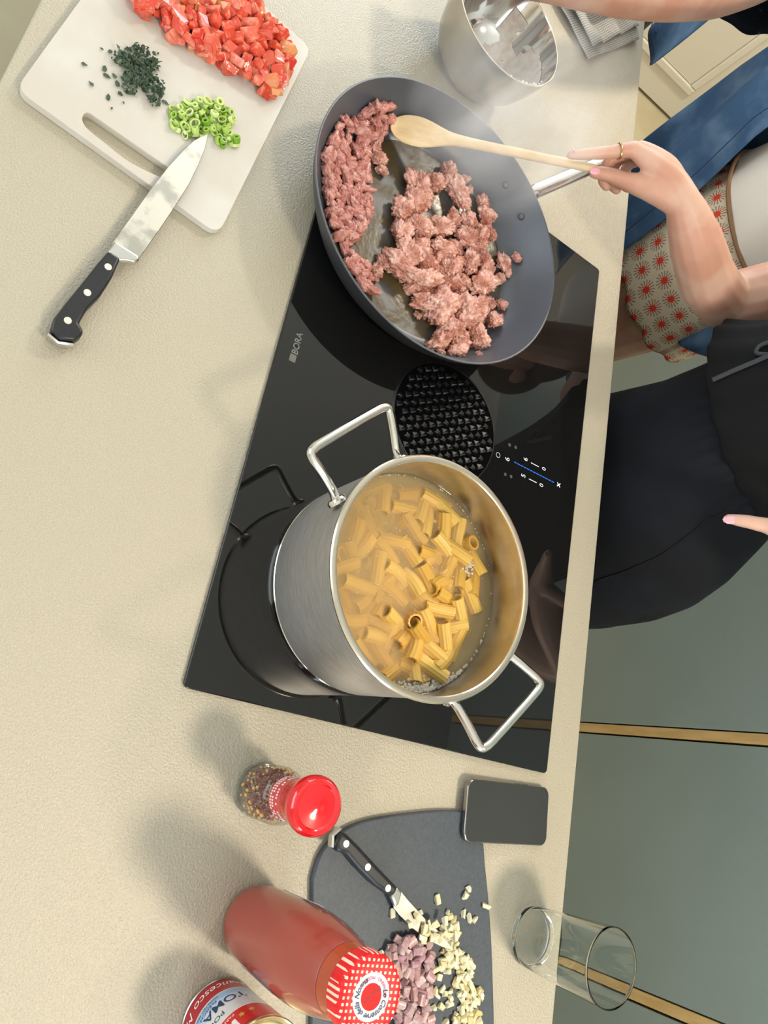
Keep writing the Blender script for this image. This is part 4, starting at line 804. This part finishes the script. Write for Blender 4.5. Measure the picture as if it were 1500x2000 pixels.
# smear of residue on the inside wall, plus crumbs near the rim
rg = random.Random(17); V, F = [], []; na, nz = 150, 60
prof = [(.030, .0030), (.050, .0040), (.062, .0095), (.0735, .0215), (.0820, .0365), (.0880, .0555), (.0915, .0720)]
for i in range(na + 1):
    for j in range(nz + 1):
        t = j / nz * (len(prof) - 1.001); q = int(t); u = t - q; r = prof[q][0] * (1 - u) + prof[q + 1][0] * u; z = prof[q][1] * (1 - u) + prof[q + 1][1] * u; a = math.radians(20 + i * .98)
        V.append(((r - .0012) * math.cos(a), (r - .0012) * math.sin(a), z + .0006))
for i in range(na):
    for j in range(nz):
        c = Vector((i * .040, j * .063, 3.3)); e = min(i, na - i) / na * 2.2 + min(j, nz - j) / nz * 1.4
        if noise.noise(c) + .55 * noise.noise(c * 2.7) + e * .55 > .33: F.append((i * (nz + 1) + j, i * (nz + 1) + j + 1, (i + 1) * (nz + 1) + j + 1, (i + 1) * (nz + 1) + j))
rs_ = obj('flour_residue', (V, F), mat('floury_residue', C(216, 204, 190), .6, col2=C(198, 180, 166), vscale=120), None, (-.190, -.334, 0), solid=.0006); tag(rs_, 'whitish dough residue smeared inside the steel bowl', 'residue', kind='stuff')
cv = []
for i in range(90):
    a, r = math.radians(rg.gauss(28, 14)), .0925 + rg.uniform(-.003, .0015); s = rg.uniform(.0008, .0022); cv.append(xf(ico(1), Matrix.Translation((r * math.cos(a), r * math.sin(a), .093 + rg.uniform(-.012, .006))) @ Matrix.Diagonal((s, s, s, 1))))
cb = obj('crumbs', join(*cv), mat('white_crumbs', C(232, 226, 216), .7), None, (-.190, -.334, 0)); tag(cb, 'white crumbs stuck under the rim of the steel bowl', 'crumbs', kind='stuff')

# ------------------------------------------------------------------ tea towel, folded over itself
tw = thing('tea_towel', 'crumpled grey linen tea towel on the worktop edge', 'towel', (-.55, -.08, 0))
def cloth(c0, c1, c2, c3, nu, nv, zf):
    V, F, U = [], [], []
    c0, c1, c2, c3 = map(Vector, (c0, c1, c2, c3)); lu, lv = (c1 - c0).length, (c3 - c0).length
    for i in range(nu + 1):
        for j in range(nv + 1):
            u, v = i / nu, j / nv; p = (c0 * (1 - u) + c1 * u) * (1 - v) + (c3 * (1 - u) + c2 * u) * v; V.append((p.x + .55, p.y + .08, zf(u, v))); U.append((u * lu, v * lv))
    for i in range(nu):
        for j in range(nv): a = i * (nv + 1) + j; F.append((a, a + 1, a + nv + 2, a + nv + 1))
    return (V, F), U
def wv(k, amp, z): return lambda u, v: z + amp * (.5 + .5 * math.sin(u * k + 1.3 * math.sin(v * 5))) + .35 * amp * noise.noise(Vector((u * 6, v * 6, z * 90)))
vf, U = cloth((-.430, -.088), (-.600, .040), (-.92, -.06), (-.60, -.36), 50, 40, wv(9, .008, .002)); obj('lower_fold', vf, M['towel'], tw, uvs=U, solid=.0016)
vf, U = cloth((-.447, -.092), (-.620, .028), (-.94, -.10), (-.61, -.36), 50, 40, wv(17, .012, .013)); obj('middle_fold', vf, M['towel'], tw, uvs=U, solid=.0016)
vf, U = cloth((-.512, -.092), (-.63, .004), (-.90, -.13), (-.66, -.32), 50, 40, wv(21, .012, .027)); obj('upper_fold', vf, M['towel'], tw, uvs=U, solid=.0016)

# ------------------------------------------------------------------ people at the far side of the island
def limb(P, R_, k=5, n=14):
    S_ = spline(P, k); rr = []
    for i in range(len(S_)):
        t = i / k; q = min(int(t), len(R_) - 2); u = t - q; rr.append(R_[q] * (1 - u) + R_[q + 1] * u)
    vs, fs = tube(S_, rr, n, round_ends=False)
    e0 = xf(ico(2), Matrix.Translation(S_[0]) @ Matrix.Scale(rr[0], 4)); e1 = xf(ico(2), Matrix.Translation(S_[-1]) @ Matrix.Scale(rr[-1], 4))
    return join((vs, fs), e0, e1)
def ball(c, rx, ry, rz): return xf(ico(3), Matrix.Translation(c) @ Matrix.Diagonal((rx, ry, rz, 1)))
def flesh(name, parts, m, parent, base, voxel, smooth=6):
    vf = join(*parts); vf = ([Vector(v) - Vector(base) for v in vf[0]], vf[1])
    o = obj(name, vf, m, parent, angle=None); r = o.modifiers.new('remesh', 'REMESH'); r.mode = 'VOXEL'; r.voxel_size = voxel; r.use_smooth_shade = True
    s = o.modifiers.new('smooth', 'SMOOTH'); s.factor = .5; s.iterations = smooth; bake(o); return o
def head(c): return [ball(c, .075, .09, .11), ball((c[0], c[1] - .03, c[2] - .06), .055, .06, .06), ball((c[0], c[1] - .095, c[2] - .015), .014, .018, .022), ball((c[0] - .078, c[1] + .01, c[2] - .01), .012, .02, .03), ball((c[0] + .078, c[1] + .01, c[2] - .01), .012, .02, .03)]
def hair(parent, c, base): 
    o = flesh('hair', [ball((c[0], c[1] + .025, c[2] + .03), .092, .10, .11), ball((c[0], c[1] + .06, c[2] - .09), .085, .06, .13)], M['hair'], parent, base, .01, 3); return o
def sheet(name, grid, m, parent, base, solid=.002, uvs=None):
    nv = len(grid[0]); V = [Vector(p) - Vector(base) for r in grid for p in r]; F = [(i * nv + j, i * nv + j + 1, (i + 1) * nv + j + 1, (i + 1) * nv + j) for i in range(len(grid) - 1) for j in range(nv - 1)]
    return obj(name, (V, F), m, parent, solid=solid, sub=1, angle=None, uvs=uvs)
# --- the cook stirring the pan
BA = (-.28, .38, FZ)
pa = thing('person', 'person in crochet shorts and open denim jacket stirring the pan', 'person', BA)
A_ = []
A_.append(limb([(-.045, .36, .36), (-.015, .265, .235), (.026, .175, .125)], [.056, .048, .046]))                 # upper arm
A_.append(limb([(.026, .175, .125), (.045, .092, .150), (.052, .0, .190), (.034, -.066, .213)], [.046, .044, .038, .0235]))   # forearm
A_.append(limb([(.034, -.066, .213), (.016, -.098, .213), (-.008, -.152, .195)], [.0235, .020, .0115]))          # back of hand
A_.append(limb([(.030, -.070, .211), (-.006, -.100, .206), (-.030, -.134, .189)], [.022, .019, .0115]))
A_.append(limb([(.030, -.066, .207), (-.018, -.094, .198), (-.042, -.114, .182)], [.020, .018, .0110]))
A_.append(limb([(.036, -.070, .207), (.030, -.104, .194), (.022, -.134, .174)], [.021, .0185, .0135]))            # ball of the thumb
A_.append(limb([(-.009, -.154, .195), (.006, -.186, .1745), (.016, -.210, .1605), (.0245, -.230, .1490)], [.0115, .0092, .0082, .0062]))   # index finger
A_.append(limb([(.023, -.132, .175), (.012, -.157, .1555), (.0185, -.180, .1480)], [.0130, .0105, .0085]))         # thumb
A_.append(limb([(-.030, -.134, .189), (-.013, -.160, .160), (.001, -.152, .139), (.007, -.140, .136)], [.0112, .0092, .0085, .0075]))
A_.append(limb([(-.042, -.115, .183), (-.031, -.140, .152), (-.014, -.126, .132), (-.004, -.116, .134)], [.0108, .0090, .0082, .0072]))
A_.append(limb([(-.048, -.097, .178), (-.041, -.116, .152), (-.024, -.106, .136), (-.016, -.098, .139)], [.0100, .0082, .0075, .0065]))
A_ += [limb([(-.46, .41, .36), (-.47, .43, .12), (-.43, .42, -.10)], [.055, .046, .03]), ball((-.42, .40, -.16), .03, .035, .05)]
A_ += [limb([(-.19, .37, -.04), (-.20, .355, -.22), (-.205, .36, -.45), (-.205, .39, -.68), (-.205, .385, -.85)], [.092, .080, .056, .050, .036]), limb([(-.205, .39, -.86), (-.21, .28, -.872)], [.036, .026]),
       limb([(-.38, .37, -.04), (-.385, .355, -.22), (-.385, .36, -.45), (-.385, .39, -.68), (-.385, .385, -.85)], [.092, .080, .056, .050, .036]), limb([(-.385, .39, -.86), (-.385, .28, -.872)], [.036, .026])]
A_ += [ball((-.285, .38, -.03), .165, .12, .12), ball((-.27, .38, .15), .14, .10, .16), ball((-.255, .375, .30), .17, .105, .13), limb([(-.25, .37, .36), (-.25, .35, .50)], [.06, .052])] + head((-.25, .32, .585))
bodyA = flesh('body', A_, M['skin'], pa, BA, .0028, 5)
hair(pa, (-.25, .32, .585), BA)
def nail(parent, base, c, n_, along, w, l):
    n_ = Vector(n_).normalized(); al = Vector(along); al = (al - n_ * al.dot(n_)).normalized(); sd = n_.cross(al); v, f = ico(2)
    obj('fingernail', ([Vector(c) - Vector(base) + sd * (p.x * w) + al * (p.y * l) + n_ * (p.z * .0016) for p in v], f), M['nail'], parent)
view = lambda c: (Vector((.8787, -.7602, .7348)) - Vector(c)).normalized()
nail(bodyA, BA, (.0240, -.1850, .1545), (.55, -.25, .8), (.2, -.9, -.3), .0058, .0088)
nail(bodyA, BA, (.0215, -.2285, .1560), (-.1, .25, .95), (.35, -.85, -.4), .0042, .0068)
rc_ = Vector((.0005, -.1725, .1835)); dx = Vector((.0245, -.057, -.036)).normalized(); s1 = dx.cross(Vector((0, 0, 1))).normalized(); s2 = s1.cross(dx)
obj('ring', tube([rc_ - Vector(BA) + (s1 * math.cos(i * pi / 12) + s2 * math.sin(i * pi / 12)) * .0106 for i in range(24)], .0010, 8, True), M['gold'], bodyA)
# shorts, top, jacket
n = 72; zs = [.11, .07, .02, -.04, -.10, -.145]; rx = [.160, .172, .186, .194, .198, .200]; ry = [.122, .132, .143, .150, .153, .156]; rings = []; uvs = []
for i, z in enumerate(zs):
    r = ring(-.287, .375, z, rx[i], ry[i], n)
    if i == len(zs) - 1:
        for j in range(n): r[j].z -= .016 * abs(math.sin(j * pi / 6))
    for j in range(n): r[j] += Vector((0, 0, 0)) ; uvs.append((2 * pi * .175 * (j / n) / .0400 if j < n else 0, z / .0400))
    rings.append([p - Vector(BA) for p in r] + [])
V, F = loft(rings); F = [f for f in F if not (f[0] % n == n - 1)]
F += [(i * n + n - 1, i * n, (i + 1) * n, (i + 1) * n + n - 1) for i in range(len(zs) - 1)]
F = [f for f in F]
so2 = obj('crochet_shorts', (V, F), M['crochet'], pa, uvs=uvs, solid=.003, sub=1, angle=None)
rings = [[p - Vector(BA) for p in ring(-.283 + .03 * max(0, z - .1), .375, z, a, b, 48)] for z, a, b in ((.085, .176, .138), (.12, .170, .134), (.18, .160, .128), (.27, .168, .130), (.35, .175, .118), (.40, .12, .09), (.42, .07, .07))]
for k, r in enumerate(rings):
    for j, p in enumerate(r): p += Vector((p.x, p.y, 0)).normalized() * .004 * math.sin(j * 1.1 + k * .7)
tee = obj('white_top', loft(rings), M['tee'], pa, solid=.002, sub=1, angle=None)
wc = [p - Vector(BA) for p in ring(-.285, .375, .088, .178, .141, 48)]; obj('waist_cord', tube(wc, .0045, 8, True), mat('brown_cord', C(138, 104, 74), .8), pa)
Lb = [(.42, -.58, .30), (.30, -.575, .23), (.183, -.566, .198), (.078, -.541, .195), (-.016, -.527, .192), (-.065, -.510, .190), (-.14, -.49, .188), (-.22, -.47, .185)]
Rb = [(.42, -.37, .27), (.30, -.365, .215), (.184, -.357, .195), (.126, -.335, .193), (.048, -.298, .190), (-.037, -.272, .188), (-.112, -.252, .186), (-.22, -.235, .184)]
grid = []
for k in range(len(Lb)):
    row = []
    for j in range(13):
        u = j / 12; z = Rb[k][0] * (1 - u) + Lb[k][0] * u; x = Rb[k][1] * (1 - u) + Lb[k][1] * u; y = Rb[k][2] * (1 - u) + Lb[k][2] * u
        row.append((x, y + .026 * math.sin(u * 9 + k * .35) * (.4 + k * .08) - .01 * math.sin(u * pi), z))
    for e, (dx_, dy_) in enumerate(((-.012, .06), (-.02, .14), (.0, .24), (.08, .28))): row.append((Lb[k][1] + dx_, Lb[k][2] + dy_, Lb[k][0]))
    grid.append(row)
jk = sheet('denim_jacket', grid, M['denim'], pa, BA, .0035)
g2 = [[(-.13 + .150 * u * (1 - .35 * max(0, (v - .8) / .2)), .345 + .03 * u + .008 * math.sin(u * 8), .42 - (.42 + .092 - .062 * u ** 2 * 1.1 + .02 * math.sin(u * 3)) * v) for u in [i / 8 for i in range(9)]] for v in [i / 10 for i in range(11)]]
g2 = [row + [(row[-1][0] + .006, row[-1][1] + .05, row[-1][2]), (row[-1][0] - .02, row[-1][1] + .12, row[-1][2])] for row in g2]
sheet('jacket_front', g2, M['denim'], pa, BA, .0035)
for a0, a1 in (((-.365, .196), (-.262, -.11)),):
    P = [(Rb[k][1] - .016, Rb[k][2] - .0085, Rb[k][0]) for k in range(1, len(Rb))]; obj('front_seam', tube([Vector(p) - Vector(BA) for p in spline(P, 4)], .0012, 6), M['denim_seam'], pa)

# --- the person in black trousers
BB = (.30, .27, FZ)
pb = thing('person', 'person in black drawstring trousers with one thumb on the hip', 'person', BB)
B_ = [ball((.245, .240, .12), .095, .075, .15), ball((.268, .265, .34), .125, .085, .17), ball((.275, .28, .50), .17, .10, .10), limb([(.275, .28, .56), (.275, .27, .68)], [.06, .052])] + head((.272, .24, .77))
B_ += [limb([(.43, .30, .53), (.56, .36, .41), (.60, .36, .31)], [.052, .044, .040]), limb([(.60, .36, .31), (.53, .26, .29), (.475, .20, .262)], [.040, .034, .024]), limb([(.475, .20, .262), (.463, .176, .236), (.4565, .158, .214)], [.024, .017, .0125]),
       limb([(.4565, .158, .214), (.4530, .138, .1935), (.4505, .1240, .1745)], [.0115, .0098, .0072]), limb([(.478, .20, .262), (.497, .20, .235), (.513, .235, .205), (.508, .27, .19)], [.016, .011, .009, .008]), limb([(.48, .215, .262), (.507, .225, .225), (.518, .265, .20), (.505, .30, .19)], [.016, .011, .009, .008]), limb([(.48, .225, .265), (.512, .245, .22), (.515, .29, .205), (.50, .32, .20)], [.015, .010, .009, .008]), limb([(.48, .235, .265), (.512, .265, .225), (.51, .305, .215)], [.014, .009, .008])]
B_ += [limb([(.12, .30, .52), (.115, .38, .39), (.13, .45, .28)], [.050, .042, .036]), limb([(.13, .45, .28), (.17, .47, .16), (.20, .46, .06)], [.036, .03, .024])]
B_ += [limb([(.36, .28, .0), (.39, .30, -.4), (.38, .30, -.8)], [.09, .06, .036]), limb([(.25, .24, .0), (.235, .24, -.4), (.235, .26, -.8)], [.09, .06, .036]), limb([(.38, .30, -.8), (.39, .20, -.868)], [.036, .026]), limb([(.235, .26, -.8), (.22, .16, -.868)], [.036, .026])]
bodyB = flesh('body', B_, M['skin_b'], pb, BB, .004, 4); hair(pb, (.272, .24, .77), BB)
nail(bodyB, BB, (.4545, .1210, .1805), (.45, -.65, .6), (-.05, -.6, -.8), .0058, .0100)
rot = math.radians(30)
secs = [(.215, .240, .232, .130, .105), (.18, .248, .238, .132, .108), (.14, .262, .244, .142, .118), (.08, .285, .256, .164, .135), (.02, .305, .266, .184, .150), (-.05, .316, .272, .206, .162), (-.12, .318, .275, .218, .168), (-.2, .318, .278, .222, .165)]
rings = [ring(cx, cy, z, a, b, 48, rot) for z, cx, cy, a, b in secs]
V, F = loft(rings); F += [tuple(range(48)), tuple(range(len(V) - 48, len(V)))]
legs = []
for cx, cy in ((.412, .325), (.225, .232)):
    rr = [ring(cx, cy, z, a, b, 32, rot) for z, a, b in ((-.1, .10, .12), (-.22, .118, .135), (-.4, .115, .125), (-.6, .118, .122), (-.85, .125, .128))]
    v, f = loft(rr); f += [tuple(range(32)), tuple(range(len(v) - 32, len(v)))]; legs.append((v, f))
vf = join((V, F), *legs); vf = ([Vector(v) - Vector(BB) for v in vf[0]], vf[1])
tr = obj('trousers', vf, M['trousers'], pb, angle=None); r_ = tr.modifiers.new('remesh', 'REMESH'); r_.mode = 'VOXEL'; r_.voxel_size = .006; s_ = tr.modifiers.new('smooth', 'SMOOTH'); s_.iterations = 8; bake(tr)
for v in tr.data.vertices:
    w = v.co + Vector(BB); q = Vector((w.x * 5, w.y * 5, w.z * 2.2)); nd = noise.noise(q) * .010 + noise.noise(q * 2.6) * .004
    g = max(0, min(1, (w.z - .10) / .1)); nd += g * .0045 * math.sin(math.atan2(w.y - .25, w.x - .27) * 34)
    hz = Vector((w.x - .31, w.y - .27, 0)); v.co += (hz.normalized() if hz.length > 1e-4 else hz) * nd
sm_ = [Vector(p) for p in ((.487, .136, .173), (.512, .1385, .11), (.5385, .139, .024), (.5565, .139, -.067), (.57, .14, -.16))]
dgB = bpy.context.evaluated_depsgraph_get()
from mathutils.bvhtree import BVHTree
bv = BVHTree.FromPolygons([v.co + Vector(BB) for v in tr.data.vertices], [list(q.vertices) for q in tr.data.polygons])
def onto(p, off=.001):
    c, n_, i, d_ = bv.find_nearest(Vector(p)); return c + n_ * off
obj('side_seam', tube([onto(p) - Vector(BB) for p in spline(sm_, 8)], .0011, 6), mat('black_seam', C(7, 7, 9), .9), tr)
rings = [[p - Vector(BB) for p in ring(cx, cy, z, a, b, 60, rot)] for z, cx, cy, a, b in ((.150, .238, .236, .172, .128), (.165, .244, .238, .170, .130), (.20, .255, .245, .165, .125), (.27, .262, .252, .160, .118), (.38, .27, .27, .165, .115), (.5, .272, .28, .17, .11), (.57, .274, .28, .10, .085), (.60, .274, .28, .07, .07))]
for k, r in enumerate(rings):
    for j, p in enumerate(r): p += Vector((p.x + .04, p.y + .02, 0)).normalized() * .006 * math.sin(j * 1.9 + k * .4) * max(.2, 1 - k * .25)
obj('charcoal_blouse', loft(rings), M['blouse'], pb, solid=.003, sub=1, angle=None)
blv = [o_ for o_ in pb.children if o_.name.startswith('charcoal_blouse')][0].data
bv2 = BVHTree.FromPolygons([v.co + Vector(BB) for v in blv.vertices] + [v.co + Vector(BB) for v in tr.data.vertices], [list(q.vertices) for q in blv.polygons] + [[i + len(blv.vertices) for i in q.vertices] for q in tr.data.polygons])
eye = Vector((.8787, -.7602, .7348))
def front(p, off):
    d_ = (Vector(p) - eye).normalized(); h_ = bv2.ray_cast(eye, d_)[0]; return (h_ if h_ else Vector(p)) - d_ * off
st_ = [front((x, y, z), .007) - Vector(BB) for k, (x, y, z) in enumerate(((.215, .12, .146), (.212, .12, .178), (.21, .12, .21), (.208, .12, .233), (.206, .12, .255)))]
obj('drawstring', tube(spline(st_, 6), .0035, 8), M['cord'], pb)
lp_ = [front(p, .007) - Vector(BB) for p in ((.207, .12, .235), (.196, .12, .216), (.186, .12, .220), (.186, .12, .235), (.196, .12, .245))]; obj('drawstring_loop', tube(spline(lp_, 6), .0033, 8), M['cord'], pb)

# --- the person reaching in from the left of the hob
BC = (-1.40, .24, FZ)
pc_ = thing('person', 'person reaching a bare forearm over the steel bowl', 'person', BC)
C_ = [limb([(-.262, -.342, .112), (-.310, -.282, .118), (-.40, -.160, .132), (-.495, -.040, .148), (-.61, .085, .172), (-.76, .20, .23), (-.98, .26, .34), (-1.2, .27, .42)], [.020, .026, .036, .042, .043, .046, .050, .055])]
C_ += [limb([(-.262, -.342, .112), (-.235, -.385, .108), (-.222, -.405, .104)], [.020, .018, .012])] + [limb([(-.235 + .012 * i, -.392 - .002 * i, .108), (-.222 + .014 * i, -.425, .106), (-.212 + .013 * i, -.440, .090)], [.009, .008, .007], n=10) for i in range(-2, 2)] + [limb([(-.25, -.35, .112), (-.222, -.362, .114), (-.206, -.382, .110)], [.014, .011, .008])]
C_ += [ball((-1.40, .26, -.03), .16, .12, .12), ball((-1.39, .26, .16), .14, .10, .16), ball((-1.36, .26, .36), .18, .11, .13), limb([(-1.34, .25, .44), (-1.33, .22, .56)], [.06, .052])] + head((-1.32, .18, .65))
C_ += [limb([(-1.53, .28, .42), (-1.60, .34, .18), (-1.56, .30, -.06)], [.052, .042, .028])]
for x in (-1.31, -1.49): C_ += [limb([(x, .26, -.08), (x, .25, -.45), (x, .23, -.85)], [.088, .056, .036]), limb([(x, .23, -.86), (x, .12, -.872)], [.036, .026])]
flesh('body', C_, M['skin'], pc_, BC, .005, 4); hair(pc_, (-1.32, .18, .65), BC)
rings = [[p - Vector(BC) for p in ring(-1.395, .26, z, a, b, 40)] for z, a, b in ((-.42, .21, .17), (-.2, .20, .16), (0, .185, .145), (.15, .17, .13), (.3, .185, .13), (.42, .19, .115), (.5, .09, .08))]
obj('navy_dress', loft(rings), M['navy'], pc_, solid=.003, sub=1, angle=None)
ax0, ax1 = Vector((-.725, .200, .150)), Vector((-1.2, .26, .42)); dd = (ax1 - ax0).normalized(); u1 = dd.cross(Vector((0, 0, 1))).normalized(); u2 = u1.cross(dd)
rings = [[ax0.lerp(ax1, t) + (u1 * math.cos(j * 2 * pi / 40) + u2 * math.sin(j * 2 * pi / 40)) * (r_ + .006 * math.sin(j * 1.3)) - Vector(BC) for j in range(40)] for t, r_ in ((0, .105), (.3, .10), (.7, .09), (1, .08))]
obj('wide_sleeve', loft(rings), M['navy'], pc_, solid=.003, sub=1, angle=None)
grid = [[(-.662 - .25 * u - .01 * v, .140 + .012 * math.sin(u * 10 + v * 2) - .03 * v * v + .02 * u, -.060 + .02 * max(0, .15 - u) * 6 * max(0, .2 - v) * 5 * .5 + .40 * v) for u in [i / 10 for i in range(11)]] for v in [i / 10 for i in range(11)]]
fl_ = sheet('denim_flap', grid, M['denim'], pc_, BC, .0035)
obj('flap_hem', tube([Vector((x, .1365 + .012 * math.sin((-.662 - x) * 40) + .02 * (-.662 - x) / .25 - .002, -.044)) - Vector(BC) for x in [-.668 - .02 * i for i in range(12)]], .0011, 6), M['denim_seam'], fl_)
obj('buttonhole', tube([Vector((x, .1320, -.030)) - Vector(BC) for x in (-.745, -.765, -.785)], .0022, 8, flat=.6), M['denim_seam'], fl_)

# ------------------------------------------------------------------ steam rising from the mince
m = bpy.data.materials.new('steam'); m.use_nodes = True; N = m.node_tree.nodes; L = m.node_tree.links; N.remove(N['Principled BSDF'])
vs = N.new('ShaderNodeVolumeScatter'); vs.inputs[0].default_value = (.96, .97, 1, 1); tc = N.new('ShaderNodeTexCoord'); mp = N.new('ShaderNodeMapping'); mp.inputs['Scale'].default_value = (1, 1, .45)
n1 = N.new('ShaderNodeTexNoise'); n1.inputs['Scale'].default_value = 11; n1.inputs['Detail'].default_value = 3; n1.inputs['Distortion'].default_value = 1.2; L.new(tc.outputs['Object'], mp.inputs[0]); L.new(mp.outputs[0], n1.inputs[0])
gd_ = N.new('ShaderNodeTexCoord'); sb_ = N.new('ShaderNodeVectorMath'); sb_.operation = 'SUBTRACT'; sb_.inputs[1].default_value = (.5, .5, .42); L.new(gd_.outputs['Generated'], sb_.inputs[0]); ln_ = N.new('ShaderNodeVectorMath'); ln_.operation = 'LENGTH'; L.new(sb_.outputs[0], ln_.inputs[0])
fa = N.new('ShaderNodeMapRange'); fa.inputs[1].default_value = .12; fa.inputs[2].default_value = .5; fa.inputs[3].default_value = 1; fa.inputs[4].default_value = 0; L.new(ln_.outputs['Value'], fa.inputs[0])
nr = N.new('ShaderNodeMapRange'); nr.inputs[1].default_value = .40; nr.inputs[2].default_value = .72; nr.inputs[3].default_value = 0; nr.inputs[4].default_value = 11; L.new(n1.outputs[0], nr.inputs[0])
mm = N.new('ShaderNodeMath'); mm.operation = 'MULTIPLY'; L.new(fa.outputs[0], mm.inputs[0]); L.new(nr.outputs[0], mm.inputs[1]); L.new(mm.outputs[0], vs.inputs['Density']); L.new(vs.outputs[0], N['Material Output'].inputs['Volume'])
rings = [ring(.095 - .17 * (z - .08), -.375 + .05 * (z - .08), z, a, a * .95, 32) for z, a in ((.075, .125), (.11, .140), (.17, .140), (.24, .125), (.31, .10), (.36, .06))]
V, F = loft(rings); F += [tuple(range(32)), tuple(range(len(V) - 32, len(V)))]
st = obj('steam', ([Vector(v) - Vector((.095, -.375, .075)) for v in V], F), m, None, (.095, -.375, .075)); tag(st, 'thin white steam rising from the frying pan', 'steam', kind='stuff')
